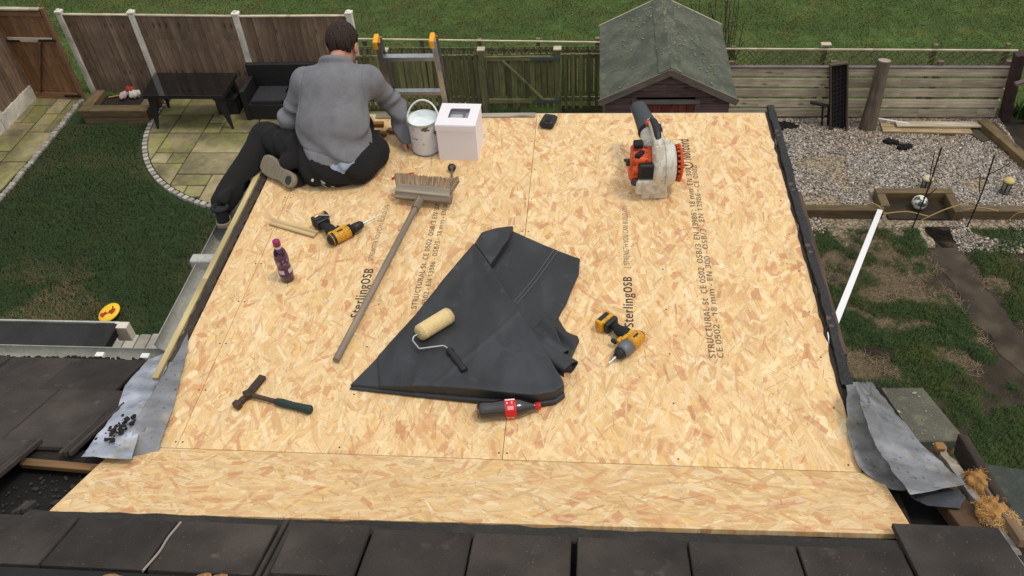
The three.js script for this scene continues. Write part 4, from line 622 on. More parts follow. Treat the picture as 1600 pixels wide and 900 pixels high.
// left edge: bitumen strip, yellow batten, gutter
const ragged = (a, b, w, amp, y, seed, n = 40) => { const L = [], Q = [], f = rng(seed); for (let i = 0; i <= n; i++) { const z = lerp(a, b, i / n); L.push([-w / 2 + amp * (f() - 0.5), z]); Q.unshift([w / 2 + amp * (f() - 0.5), z]); } return L.concat(Q); };
{
  const felt = poly(ragged(-3.95, -2.12, 0.034, 0.014, 0, 621, 70), 0, 0.006); felt.translate(-1.676, D + 0.005, 0); W(house, 'felt_strip', felt, mat(0x4a3d38, { map: feltT, roughness: 0.8 }), 'torn dark felt strip along the left edge of the boards');
  W(house, 'edge_batten', beam([-1.716, D - 0.006, -3.98], [-1.718, D - 0.006, -2.03], 0.027, 0.02, 0.003), mat(0xd6c38c, { map: woodT, bumpMap: woodB, bumpScale: 0.001 }), 'yellowish timber batten along the left edge');
  W(house, 'fascia', box([-1.785, D - 0.24, -3.05], 0.025, 0.16, 1.9, 0.002), mGreyPl);
  const gutter = (a, b) => { const s = new THREE.Shape(); s.absarc(0, 0, 0.056, Math.PI, 2 * Math.PI, false); s.lineTo(0.051, 0); s.absarc(0, 0, 0.051, 2 * Math.PI, Math.PI, true); s.closePath(); const L = V(a).distanceTo(V(b)), g = new THREE.ExtrudeGeometry(s, { depth: L, bevelEnabled: false, curveSegments: 14 }); const d = V(b).sub(V(a)).normalize(); g.applyMatrix4(new THREE.Matrix4().makeBasis(new THREE.Vector3(0, 1, 0).cross(d), new THREE.Vector3(0, 1, 0), d)); g.translate(...a); return uvm(g); };
  const mGut = mat(0xa9aaa2, { map: mottleT, roughness: 0.6 });
  const g1 = W(house, 'gutter', gutter([-1.86, D - 0.16, -4.05], [-1.86, D - 0.16, -2.36]), mGut, 'weathered grey gutter along the left edge of the boards');
  for (const z of [-2.92, -3.75]) W(g1, 'gutter_bracket', box([-1.875, D - 0.185, z], 0.145, 0.085, 0.06, 0.012), mGreyPl);
  for (const z of [-3.12, -2.5, -2.38]) W(g1, 'clip', box([-1.79, D - 0.125, z], 0.045, 0.03, 0.03, 0.004), mWhite);
  const g2 = W(house, 'gutter', gutter([-5.0, 4.90, -2.405], [-1.90, 4.895, -2.405]), mGut, 'weathered grey gutter along the eaves of the tiled slope');
  for (const x of [-2.02, -2.24]) W(g2, 'clip', box([x, 4.905, -2.40], 0.04, 0.018, 0.03, 0.004), mWhite);
  W(house, 'fascia', box([-3.4, 4.79, -2.34], 3.4, 0.18, 0.025, 0.002), mGreyPl);
  const deb = [], f = rng(631), dg = new THREE.DodecahedronGeometry(0.5, 0); for (let i = 0; i < 170; i++) { const m = dg.clone(); m.scale(0.012 + 0.022 * f(), 0.012 + 0.012 * f(), 0.012 + 0.02 * f()); m.rotateY(f() * 6); const x = -2.75 + 0.85 * f(); m.translate(x, 4.918 + 0.02 * fbm(x * 9, 1, 633, 3), -2.36 + 0.03 * f()); deb.push(m); }
  W(house, 'moss', mg(deb), mat(0x221e19, { roughness: 1 })).userData.kind = 'stuff';
}
// tiles of the left slope
const tileAt = (x0, x1, s0, s1, i, f, lift = 0, raggedEnd = 0) => {        // s: metres up the slope from the joint line
  const w = x1 - x0 - 0.004, L = s1 - s0 + 0.035, g = new RoundedBoxGeometry(w, 0.018, L, 1, 0.004); uvm(g);
  if (raggedEnd) { const p = g.attributes.position; for (let k = 0; k < p.count; k++) if (p.getZ(k) > L * 0.3) p.setZ(k, p.getZ(k) - raggedEnd * (0.5 + 0.5 * Math.sin(p.getX(k) * 40))); }
  g.rotateX(0.028); g.translate((x0 + x1) / 2, 0.004 + lift + rr(-0.002, 0.002, f), (s0 + s1) / 2 - 0.015); slopeQ(g);
  return W(house, 'roof_tile', g, mTile[i % 3]);
};
{
  const f = rng(641), cs = Math.cos(Math.atan(TAN)), sz = (z) => (z + 1.7) / cs;
  for (let i = 0; i < 8; i++) { const x1 = -1.93 - i * 0.305 - (i ? 0 : 0), x0 = x1 - 0.305; tileAt(x0 - (i ? 0.06 : 0.07), (i ? x1 - 0.06 : -1.96), sz(-2.325) + 0.033, sz(-2.02), i + 1, f); }
  for (let i = 0; i < 8; i++) { const x1 = i ? -1.88 - i * 0.305 : -1.865, x0 = -1.88 - (i + 1) * 0.305; tileAt(x0, x1, sz(-2.02), sz(-1.66), i + 2, f, 0.004, i ? 0 : 0.02); }
  for (let i = 0; i < 7; i++) { const x1 = -2.05 - i * 0.305, x0 = x1 - 0.305; tileAt(x0, x1, sz(-1.66), sz(-1.31), i, f, 0.006, 0.01); }
  // interlocking side rolls left bare where the next tile has been taken off
  const roll = (x, z0, z1, n) => { for (let k = 0; k < n; k++) { const g = beam([x - k * 0.022, slopeY(z0) + 0.022 - k * 0.005, z0], [x - k * 0.022 - 0.006, slopeY(z1) + 0.026 - k * 0.005, z1], 0.015, 0.02, 0.004); W(house, 'tile_roll', g, mTile[2]); } };
  roll(-1.845, -2.0, -1.62, 3); roll(-2.02, -1.70, -1.40, 3); roll(-1.80, -1.36, -1.31, 2);
  W(house, 'batten', beam([-2.04, slopeY(-1.6) - 0.02, -1.6], [-1.735, slopeY(-1.58) - 0.02, -1.58], 0.03, 0.025, 0.003), mat(0x8c6a45, { map: woodT }));
  W(house, 'torn_felt', slopeQ(poly([[-2.05, 0.02], [-1.98, 0.0], [-1.9, 0.03], [-1.83, 0.01], [-1.74, 0.03], [-1.745, 0.1], [-1.86, 0.085], [-1.95, 0.11], [-2.05, 0.08]], -0.012, 0.006)), mat(0x2a2522, { map: feltT }));
  const deb = [], dg = new THREE.DodecahedronGeometry(0.5, 0); for (let i = 0; i < 90; i++) { const m = dg.clone(), s = 0.006 + 0.02 * f() * f(); m.scale(s, s * 0.6, s); m.rotateY(f() * 6); const x = -2.03 + 0.3 * f(), z = -1.58 + 0.26 * f(); m.translate(x, slopeY(z) - 0.062, z); deb.push(m); } W(house, 'rubble', mg(deb), mat(0x37322d, { roughness: 1 })).userData.kind = 'stuff';
  // top course under the ridge
  const xs = [-2.55, -2.24, -1.93, -1.6, -1.275, -0.915, -0.65, -0.337, -0.022, 0.308, 0.625, 0.93, 1.245, 1.56], up = [0, 0, 0, 0, 0, 0.012, 0, 0, 0, 0, 0, 0, 0, 0.0];
  for (let i = 0; i < xs.length - 1; i++) { const a = xs[i] + (i === 4 ? 0.008 : 0.002), b = xs[i + 1] - (i === 4 ? 0.03 : i === 7 ? 0.012 : 0.0), z0 = i === 11 ? -1.40 : lerp(-1.285, -1.298, i / 12); tileAt(a, b, sz(z0) + 0.034, sz(-1.085), i + 1, f, 0.012 + (i === 11 ? 0.012 : 0) + up[i]); }
  for (let k = 0; k < 2; k++) W(house, 'tile_roll', beam([-0.925 + k * 0.022, slopeY(-1.31) + 0.032, -1.31], [-0.921 + k * 0.022, slopeY(-1.05) + 0.036, -1.05], 0.014, 0.02, 0.004), mTile[2]);
  W(house, 'wire', tube([[-1.262, slopeY(-1.29) + 0.03, -1.29], [-1.268, slopeY(-1.22) + 0.028, -1.22], [-1.262, slopeY(-1.16) + 0.03, -1.16], [-1.268, slopeY(-1.08) + 0.032, -1.08]], 0.004, 16, 6), mat(0x9a8f88, { roughness: 0.6 }));
  // torn felt between the board and the top course
  const up1 = [], lo1 = []; for (let i = 0; i <= 90; i++) { const x = lerp(-1.80, 0.98, i / 90); up1.push([x, sz(lerp(-1.31, -1.352, i / 90)) + 0.008 - 0.022 * fbm(x * 14 + 30, 3, 645, 3) * (x < 0 ? 1.1 : 0.5)]); lo1.unshift([x, sz(lerp(-1.265, -1.285, i / 90))]); }
  W(house, 'torn_felt', slopeQ(poly(up1.concat(lo1), 0.02, 0.008)), mat(0x3a3836, { map: feltT }));
  // ridge: mortar bed and tile edge
  W(house, 'ridge_tile', beam([-3.0, slopeY(-1.05) + 0.0, -1.025], [1.3, slopeY(-1.05) + 0.0, -1.025], 0.1, 0.05, 0.012), mat(0x23242a, { map: tileT }));
  const mo = []; for (let i = 0; i < 70; i++) { const m = dg.clone(), x = -2.0 + 1.5 * Math.pow(f(), 0.8), s = 0.02 + 0.03 * f(); if (fbm(x * 6, 2, 649, 2) < 0.45) continue; m.scale(s * 1.5, s * 0.5, s * 0.7); m.rotateY(f()); m.translate(x, slopeY(-1.05) + 0.03, -1.062 + 0.03 * f()); mo.push(m); } W(house, 'mortar', mg(mo), mat(0xb08457, { map: mottleT })).userData.kind = 'stuff';
}
// right edge: bitumen upstand
{
  const g = new THREE.BoxGeometry(0.034, 0.026, 1.96, 6, 4, 90), P = g.attributes.position; for (let i = 0; i < P.count; i++) { const z = P.getZ(i), n = fbm(z * 9 + 40, P.getX(i) * 20 + P.getY(i) * 30 + 9, 651, 4) - 0.5; P.setX(i, P.getX(i) + 0.012 * n + 0.008 * (fbm(z * 40 + 40, P.getX(i) * 60 + P.getY(i) * 60 + 9, 653, 2) - 0.5)); P.setY(i, P.getY(i) + 0.02 * n); } g.computeVertexNormals(); uvm(g); g.translate(0.976, D + 0.006, -3.06);
  W(house, 'bitumen_edge', g, mat(0xffffff, { map: tex(512, (u, v) => { const n = fbm(u * 10, v * 10, 657, 5, 10), q = 34 + 22 * (fbm(u * 40, v * 40, 658, 2, 40) - 0.5); return n > 0.69 ? [92, 76, 66] : [q, q, q + 4]; }, { rep: 2.2 }), roughness: 0.6, bumpMap: grainB, bumpScale: 0.006 }), 'thick black bitumen edge along the right of the boards');
  W(house, 'edge_batten', beam([1.006, D - 0.03, -3.3], [1.004, D - 0.03, -2.25], 0.024, 0.05, 0.004), mat(0x6a5348, { map: woodT }));
  const w = poly(ragged(-4.0, -2.0, 0.012, 0.012, 0, 655), 0, 0.004); w.translate(0.951, D + 0.004, 0); W(house, 'felt_strip', w, mat(0x3a2c26, { map: feltT }));
}
// lead flashings: sheets dressed over the roof edge, lofted between two edges
function loft(L, Rr, nu, amp, seed, m, name, label, th = 0.003, mid) {
  const cl = new THREE.CatmullRomCurve3(L.map(V), false, 'catmullrom', 0.3), cr = new THREE.CatmullRomCurve3(Rr.map(V), false, 'catmullrom', 0.3), cm = mid && new THREE.CatmullRomCurve3(mid.map(V), false, 'catmullrom', 0.3), nv = 60, P = [], I = [];
  const row = (d) => { for (let j = 0; j <= nv; j++) { const a = cl.getPoint(j / nv), b = cr.getPoint(j / nv), c = cm && cm.getPoint(j / nv); for (let i = 0; i <= nu; i++) { const t = i / nu, p = c ? (t < 0.5 ? a.clone().lerp(c, t * 2) : c.clone().lerp(b, t * 2 - 1)) : a.clone().lerp(b, t); const n = fbm(p.x * 11 + 50, p.z * 11 + 50, seed, 4) - 0.5, e = fbm(p.x * 30 + 50, p.z * 30 + 50, seed + 9, 3) - 0.5; P.push(p.x + (i === 0 || i === nu ? 0.012 * e : 0), p.y + amp * n * 2 + amp * 0.5 * e - d, p.z + (j === 0 || j === nu ? 0.03 * e : 0)); } } };
  row(0); row(th); const w = nu + 1, o = (nv + 1) * w, q = (a, b, c, d) => I.push(a, b, c, a, c, d);
  for (let j = 0; j < nv; j++) for (let i = 0; i < nu; i++) { const a = j * w + i; q(a, a + w, a + w + 1, a + 1); q(o + a, o + a + 1, o + a + w + 1, o + a + w); }
  for (let i = 0; i < nu; i++) { q(i, i + 1, o + i + 1, o + i); const a = nv * w + i; q(a, o + a, o + a + 1, a + 1); } for (let j = 0; j < nv; j++) { const a = j * w, b = a + nu; q(a, o + a, o + a + w, a + w); q(b, b + w, o + b + w, o + b); }
  const g = new THREE.BufferGeometry(); g.setAttribute('position', new THREE.Float32BufferAttribute(P, 3)); g.setIndex(I); g.computeVertexNormals(); uvm(g, 1, false); return W(house, name, g, m, label);
}
const mLead2 = mat(0xa3a4a5, { map: leadT, metalness: 0.1, roughness: 0.6, bumpMap: mottleT, bumpScale: 0.004 }); mLead2.side = mLead.side = THREE.DoubleSide;
loft([[-1.672,5.21,-2.129], [-1.687,5.212,-1.991], [-1.695,5.22,-1.827], [-1.67,5.23,-1.702], [-1.654,5.234,-1.627]], [[-1.67,5.212,-2.285], [-1.62,5.212,-2.121], [-1.591,5.212,-1.946], [-1.568,5.212,-1.796], [-1.553,5.216,-1.649]], 14, 0.010, 661, mLead2, 'lead_flashing', 'grey lead flashing lapping over the left corner of the boards');
loft([[-1.951,4.977,-2.326], [-1.911,5.077,-2.079], [-1.846,5.148,-1.908], [-1.806,5.231,-1.711], [-1.782,5.283,-1.593]], [[-1.865,4.97,-2.382], [-1.758,5.093,-2.088], [-1.693,5.189,-1.851], [-1.636,5.249,-1.69], [-1.6,5.278,-1.593]], 14, 0.011, 665, mLead, 'lead_flashing', 'pale blue grey lead valley sheet beside the tiles');
{
  const deb = [], f = rng(671), dg = new THREE.DodecahedronGeometry(0.5, 0), c = [-1.735,5.236,-1.759]; for (let i = 0; i < 60; i++) { const m = dg.clone(), s = 0.005 + 0.022 * f() * f(); m.scale(s * 1.3, s * 0.6, s); m.rotateY(f() * 6); const z = c[2] + (f() + f() - 1) * 0.10, x = c[0] + (f() + f() - 1) * 0.035 - (z - c[2]) * 0.05; m.translate(x, slopeY(z) + 0.05 + 0.02 * f(), z); deb.push(m); } W(house, 'moss', mg(deb), mat(0x25211c, { roughness: 1 })).userData.kind = 'stuff';
  loft([[0.975,5.215,-2.106], [0.96,5.212,-2.022], [0.928,5.212,-1.847], [0.934,5.218,-1.709], [1.008,5.23,-1.623], [1.044,5.235,-1.61]], [[1.025,5.22,-2.085], [1.029,5.218,-1.96], [1.041,5.218,-1.82], [1.069,5.22,-1.726], [1.089,5.23,-1.652], [1.084,5.235,-1.609]], 10, 0.012, 675, mat(0xb9b9b4, { map: leadT, metalness: 0.1, roughness: 0.6, bumpMap: mottleT, bumpScale: 0.008, side: THREE.DoubleSide }), 'lead_flashing', 'crumpled pale lead dressed over the right corner of the boards');
  loft([[0.962,5.317,-2.004], [0.962,5.317,-1.88], [0.978,5.295,-1.761], [1.008,5.31,-1.625], [1.023,5.34,-1.527]], [[1.153,5.011,-2.267], [1.164,5.101,-2.057], [1.175,5.182,-1.868], [1.198,5.246,-1.721], [1.225,5.301,-1.599]], 14, 0.005, 679, mLead2, 'lead_flashing', 'wide grey lead sheet covering the right verge');
  loft([[1.048,5.275,-1.589], [1.053,5.278,-1.556], [1.088,5.286,-1.525]], [[1.216,5.271,-1.599], [1.217,5.281,-1.562], [1.185,5.29,-1.515]], 10, 0.004, 683, mat(0x53565c, { map: leadT, metalness: 0.2, roughness: 0.6, side: THREE.DoubleSide }), 'lead_flashing', 'dark folded lead edge under the wide sheet');
  // open verge: timbers, mortar and insulation
  W(house, 'rafter', beam([1.028,5.181,-1.624], [1.002,5.274,-1.393], 0.05, 0.03), mat(0x3a2d22, { map: woodT }));
  W(house, 'timber_batten', beam([1.191,5.211,-1.624], [1.209,5.329,-1.33], 0.09, 0.05, 0.006), mat(0x6b5138, { map: woodT }));
  const verge = poly(ragged(-1.86, -1.12, 0.03, 0.016, 0, 687, 30), 0, 0.03); verge.translate(1.252, 0.03, 0); { const p = verge.attributes.position; for (let i = 0; i < p.count; i++) p.setY(i, p.getY(i) + slopeY(p.getZ(i))); verge.computeVertexNormals(); } W(house, 'verge_mortar', verge, mat(0xb5aea2, { map: leadT, bumpMap: mottleT, bumpScale: 0.01 }), 'pale crumbling mortar line along the right verge');
  W(house, 'bargeboard', beam([1.35,5.122,-1.893], [1.3,5.307,-1.485], 0.035, 0.085, 0.008), mat(0x41352c, { map: woodT, bumpMap: mottleT, bumpScale: 0.012 }), 'dark rotten bargeboard at the right verge');
  W(house, 'timber_batten', beam([1.303,5.255,-1.637], [1.278,5.396,-1.338], 0.03, 0.03, 0.004), mat(0x8a7358, { map: woodT }));
  const fib = (c, r, seed, n) => { const f = rng(seed), L = []; for (let i = 0; i < n; i++) { const p = []; let a = [c[0] + (f() - 0.5) * 2 * r[0], c[1] + (f() - 0.2) * r[1], c[2] + (f() - 0.5) * 2 * r[2]], th = f() * 6.28; for (let k = 0; k < 5; k++) { p.push(a.slice()); th += (f() - 0.5) * 2.4; a = [a[0] + 0.006 * Math.cos(th), Math.max(c[1] - r[1] * 0.6, a[1] + (f() - 0.5) * 0.008), a[2] + 0.006 * Math.sin(th)]; } L.push(tube(p, 0.0006 + 0.0009 * f(), 7, 3)); } return mg(L); };
  const wool = (c, r, seed) => { W(house, 'insulation_wool', fib(c, r.map((v) => v * 0.85), seed + 40, 700), mat([0xc79a5e, 0xa87a45, 0xd4ae78][seed % 3], { roughness: 1 })).userData.kind = 'stuff'; r = r.map((v) => v * 0.92); W(house, 'insulation_wool', nets((x, y, z) => ell(x, y, z, c, r) - 0.045 * (fbm(x * 34 + 50, z * 34 + y * 40 + 50, seed, 4) - 0.42) - 0.005 * Math.sin(x * 190 + z * 60) * Math.sin(z * 165 - y * 70), [c[0] - r[0] - 0.04, c[1] - r[1] - 0.03, c[2] - r[2] - 0.04], [c[0] + r[0] + 0.04, c[1] + r[1] + 0.04, c[2] + r[2] + 0.04], 0.006), mat(0xb88a50, { roughness: 1, map: mottleT }), 'tuft of orange brown insulation wool in the open verge'); };
  wool([1.289,5.252,-1.622], [0.035, 0.035, 0.06], 691); wool([1.269,5.315,-1.466], [0.045, 0.035, 0.075], 693); wool([1.286,5.331,-1.426], [0.03, 0.03, 0.04], 695);
  W(house, 'fixing_bracket', box([1.216,5.238,-1.79], 0.03, 0.02, 0.03, 0.004), mat(0x9c7a4a, { metalness: 0.5 }));
}

// ---------- lower flat roofs beside the house ----------
{
  const t = T('felt_roof_extension', 'low extension with dark felt flat roof and white corner trim', 'extension', [-5.2, 0, -3.5]), x0 = -7.5, x1 = -4.18, zf = -4.86, zb = -2.24, y = 2.5;
  W(t, 'wall', box([(x0 + x1) / 2 - 0.05, 1.2, zf + 0.15], x1 - x0 - 0.2, 2.4, 0.1), mRender); W(t, 'wall', box([x1 - 0.12, 1.2, (zf + zb) / 2], 0.1, 2.4, zb - zf - 0.3), mRender);
  W(t, 'roof', box([(x0 + x1) / 2, y - 0.04, (zf + zb) / 2], x1 - x0, 0.08, zb - zf, 0.01), mat(0x2c2c30, { map: feltT, roughness: 0.75 }));
  W(t, 'verge_felt', box([x1 - 0.09, y + 0.012, (zf + zb) / 2 + 0.005], 0.2, 0.03, zb - zf - 0.02, 0.008), mat(0x2a2a2e, { map: feltT })); W(t, 'felt_seam', box([(x0 + x1) / 2, y + 0.003, zf + 0.36], x1 - x0 - 0.3, 0.012, 0.05, 0.003), mat(0x3d3d42, { map: feltT }));
  W(t, 'fascia', box([(x0 + x1) / 2, y - 0.07, zf - 0.012], x1 - x0, 0.17, 0.02, 0.003), mGreyPl); W(t, 'fascia', box([x1 + 0.012, y - 0.12, (zf + zb) / 2 + 0.35], 0.02, 0.2, zb - zf - 0.8, 0.003), mWhite);
  W(t, 'corner_trim', box([x1 + 0.04, y - 0.06, zf + 0.03], 0.13, 0.17, 0.08, 0.006), mat(0xd8d2c4, { roughness: 0.5 }));
}
{
  const y = 3.0, q = xz([[1.939,3,-3.931], [2.366,3,-3.946], [2.527,3,-3.497], [2.065,3,-3.468]]), t = T('porch_roof', 'mossy dark grey flat porch roof slab beside the wide lead sheet', 'porch roof', [2.3, 0, -3.7]);
  W(t, 'slab', poly(q, y, 0.09, 0.008), mat(0x77766a, { map: feltT, bumpMap: mottleT, bumpScale: 0.006 })); W(t, 'wall', poly(q.map(([a, b]) => [lerp(2.25, a, 0.85), lerp(-3.7, b, 0.85)]), y - 0.092, y - 0.1), mBrick);
  const p2 = [], f = rng(697), dg = new THREE.DodecahedronGeometry(0.5, 0); for (let i = 0; i < 26; i++) { const m = dg.clone(), s = 0.006 + 0.03 * f() * f() * f(); m.scale(s * 1.4, s * 0.2, s); m.rotateY(f() * 6); m.translate(2.05 + 0.35 * f(), y + 0.006, -3.9 + 0.4 * f()); p2.push(m); } W(t, 'lichen', mg(p2), mat(0x9a977c, { roughness: 1 })).userData.kind = 'stuff';
  const y2 = 2.4, t2 = T('shed_roof', 'low dark green grey felt roof below the right verge', 'roof', [3.1, 0, -3.3]), q2 = xz([[2.877,2.4,-3.754], [3.422,2.4,-3.667], [3.21,2.4,-3.112], [2.667,2.4,-3.086]]); W(t2, 'roof', poly(q2, y2, 0.06, 0.01), mat(0x474f4a, { map: feltT })); W(t2, 'wall', poly(q2.map(([a, b]) => [lerp(3.1, a, 0.9), lerp(-3.3, b, 0.9)]), y2 - 0.062, y2 - 0.07), mClad0());
}
function mClad0() { return woodM(0x6b5a48); }

// ---------- things lying on the boards ----------
// folded rubber membrane: layers heaped on one another
{
  const t = T('rubber_membrane', 'folded black rubber roofing membrane lying in the middle of the boards', 'rubber membrane', [-0.45, D, -2.4]);
  const tip = [-0.913,5.21,-2.01];
  const layer = (name, P, hf, r, seed, m = mRubber) => {
    const xs = P.map((p) => p[0]), zs = P.map((p) => p[1]);
    const f = (x, y, z) => { const h = hf(x, z), d = sdPoly(x, z, P) + r + 0.004 * (fbm(x * 9 + 50, z * 9 + 50, seed + 3, 2) - 0.5), q = Math.abs(y - D - h / 2) - (h / 2 - r); return Math.hypot(Math.max(d, 0), Math.max(q, 0)) + Math.min(Math.max(d, q), 0) - r; };
    return W(t, name, nets(f, [Math.min(...xs) - 0.03, D - 0.02, Math.min(...zs) - 0.03], [Math.max(...xs) + 0.03, D + 0.13, Math.max(...zs) + 0.03], 0.0055), m);
  };
  const A = xz([[-0.503,5.23,-2.883], [-0.433,5.23,-2.93], [-0.351,5.235,-2.948], [-0.19,5.235,-2.851], [-0.035,5.235,-2.758], [-0.039,5.235,-2.67], [-0.087,5.235,-2.486], [-0.165,5.235,-2.274], [-0.193,5.23,-2.209], [-0.29,5.23,-2.155], [-0.544,5.23,-2.147]]);
  layer('folded_layer', A, (x, z) => 0.024 + 0.014 * (fbm(x * 5 + 50, z * 5 + 50, 701, 3) - 0.5), 0.007, 703);
  const A2 = xz([[-0.105,5.21,-2.622], [-0.062,5.21,-2.672], [-0.047,5.21,-2.647], [-0.1,5.21,-2.465], [-0.135,5.21,-2.411], [-0.165,5.21,-2.425]]);
  layer('folded_layer', A2, () => 0.022, 0.009, 704);
  const B1 = xz([[-0.212,5.22,-2.323], [-0.13,5.22,-2.428], [-0.079,5.22,-2.316], [-0.035,5.22,-2.303], [-0.027,5.22,-2.275], [-0.06,5.22,-2.171], [-0.138,5.22,-2.119], [-0.216,5.22,-2.166]]);
  layer('folded_layer', B1, (x, z) => 0.022 + 0.008 * Math.sin(x * 60 - z * 55), 0.007, 705);
  const B2 = xz([[-0.248,5.24,-2.285], [-0.157,5.245,-2.384], [-0.114,5.245,-2.284], [-0.069,5.245,-2.155], [-0.056,5.24,-2.114], [-0.113,5.24,-2.112], [-0.17,5.24,-2.068]]);
  layer('folded_layer', B2, (x, z) => 0.042 + 0.008 * Math.sin(x * 46 - z * 44), 0.008, 706);
  // the rolled end of a fold, hollow towards the camera
  const roll = (a, b, r, w, h, ph) => { const g = new THREE.BufferGeometry(), P = [], I = [], n = 26, A0 = V(a), dir = V(b).sub(A0), L = dir.length(); dir.normalize(); const side = new THREE.Vector3(dir.z, 0, -dir.x); for (let s = 0; s < 2; s++) for (let j = 0; j < 2; j++) for (let i = 0; i <= n; i++) { const th = -1.4 + i / n * 4.9 + ph, rr2 = (r - 0.0035 * s) * (1 + 0.35 * Math.cos(th)), p = A0.clone().addScaledVector(dir, j * L).addScaledVector(side, Math.cos(th) * rr2 * w); p.y += h + Math.sin(th) * (r - 0.0035 * s); P.push(p.x, p.y, p.z); } const w1 = n + 1; for (let s = 0; s < 2; s++) for (let i = 0; i < n; i++) { const o = s * 2 * w1 + i; s ? I.push(o, o + 1, o + w1, o + 1, o + w1 + 1, o + w1) : I.push(o, o + w1, o + 1, o + 1, o + w1, o + w1 + 1); } for (let j = 0; j < 2; j++) for (let i = 0; i < n; i++) { const o = j * w1 + i, q = o + 2 * w1; j ? I.push(o, q, o + 1, o + 1, q, q + 1) : I.push(o, o + 1, q, o + 1, q + 1, q); } g.setAttribute('position', new THREE.Float32BufferAttribute(P, 3)); g.setIndex(I); g.computeVertexNormals(); uvm(g, 1, false); W(t, 'rolled_fold', g, mRubber); };
  mRubber.side = THREE.DoubleSide;
  roll([-0.198,5.2,-2.201], [-0.068,5.2,-2.096], 0.031, 1.4, 0.032, 0.2); roll([-0.169,5.2,-2.237], [-0.09,5.2,-2.168], 0.02, 1.3, 0.036, 0.5);
  const C = xz([[-0.912,5.21,-2.007], [-0.814,5.23,-2.186], [-0.713,5.24,-2.374], [-0.608,5.25,-2.6], [-0.51,5.255,-2.804], [-0.427,5.26,-2.667], [-0.306,5.26,-2.439], [-0.188,5.26,-2.226], [-0.085,5.255,-2.023], [-0.079,5.25,-1.997], [-0.112,5.245,-1.963], [-0.183,5.24,-1.943], [-0.372,5.235,-1.955], [-0.645,5.225,-1.979]]);
  const cx = C.reduce((s, p) => s + p[0], 0) / C.length, cz = C.reduce((s, p) => s + p[1], 0) / C.length;
  layer('folded_layer', C.map(([x, z]) => [cx + (x - cx) * 1.008, z + (z > -2.2 ? 0.012 : 0)]), (x, z) => 0.012 + 0.014 * clamp((x - tip[0]) / 0.5), 0.007, 719);
  layer('top_flap', C, (x, z) => { const q = clamp((x - tip[0]) / 0.5), st = sstep(0.115, 0.125, (x - tip[0]) + (tip[2] - z) * 0.25); const cr = Math.abs((x + 0.30) * 0.8 + (z + 2.35) * 0.6), cr2 = Math.abs((x + 0.45) * 0.5 - (z + 2.3) * 0.86); return 0.018 + 0.036 * sstep(0, 1, q) + 0.012 * sstep(0.07, 0.0, -sdPoly(x, z, C)) * sstep(0.25, 0.6, q) + 0.007 * st + 0.016 * (fbm(x * 4 + 50, z * 4 + 50, 711, 3) - 0.5) + 0.004 * Math.max(0, 1 - cr / 0.02) + 0.003 * Math.max(0, 1 - cr2 / 0.015); }, 0.007, 713);
  const E1 = xz([[-0.51,5.26,-2.807], [-0.486,5.26,-2.884], [-0.42,5.26,-2.931], [-0.345,5.26,-2.955], [-0.358,5.27,-2.838], [-0.423,5.27,-2.665]]);
  layer('folded_layer', E1, (x, z) => 0.046 + 0.02 * sstep(-2.98, -2.88, z), 0.007, 715);
  // chalk lines across the back of the fold
  for (const o of [0, 7]) { const L = [], n = 12, a = o ? [-0.128,5.233,-2.815] : [-0.145,5.233,-2.823], b = o ? [-0.219,5.234,-2.602] : [-0.234,5.234,-2.609], c = o ? [-0.297,5.234,-2.451] : [-0.311,5.234,-2.458]; W(t, 'chalk_line', tube([a, b, c], 0.001, 20, 4), mat(0x74787c)); }
}
// paint roller on the membrane
{
  const a = [-0.667,5.278,-2.233], b = [-0.554,5.28,-2.342], t = T('paint_roller', 'cream paint roller with black handle lying on the membrane', 'paint roller', [a[0], D + 0.06, a[2]]);
  const L = V(a).distanceTo(V(b)), k = basis(a, b, [0, 1, 0]);
  const fl = tex(256, (u, v, i, j) => { const q = 0.88 + 0.16 * (hash(i, j, 5) - 0.5) + 0.1 * fbm(u * 12, v * 12, 7, 3, 12); return [255 * q, 250 * q, 235 * q]; }, { rep: 8 });
  W(t, 'sleeve', turned([lerp(a[0], b[0], -0.04), a[1], lerp(a[2], b[2], -0.04)], b, [[0, 0.0], [0, 0.024], [0.008, 0.033], [0.02, 0.0345], [L * 1.06 - 0.02, 0.0345], [L * 1.06 - 0.008, 0.033], [L * 1.06, 0.024], [L * 1.06, 0]], 32), mat(0xffe9b4, { map: fl, bumpMap: grainB, bumpScale: 0.003, roughness: 1 }));
  W(t, 'wire_frame', bent([a, [-0.688,5.274,-2.219], [-0.689,5.27,-2.202], [-0.657,5.264,-2.164], [-0.563,5.266,-2.182], [-0.548,5.266,-2.172], [-0.539,5.266,-2.159]], 0.0036, 8), mSteel);
  W(t, 'handle', turned([-0.542,5.266,-2.165], [-0.449,5.263,-2.036], [[0, 0], [0, 0.008], [0.006, 0.0125], [0.016, 0.0165], [0.03, 0.012], [0.06, 0.0145], [0.1, 0.013], [0.128, 0.0155], [0.136, 0.0135], [0.138, 0]], 20), mBlack);
}
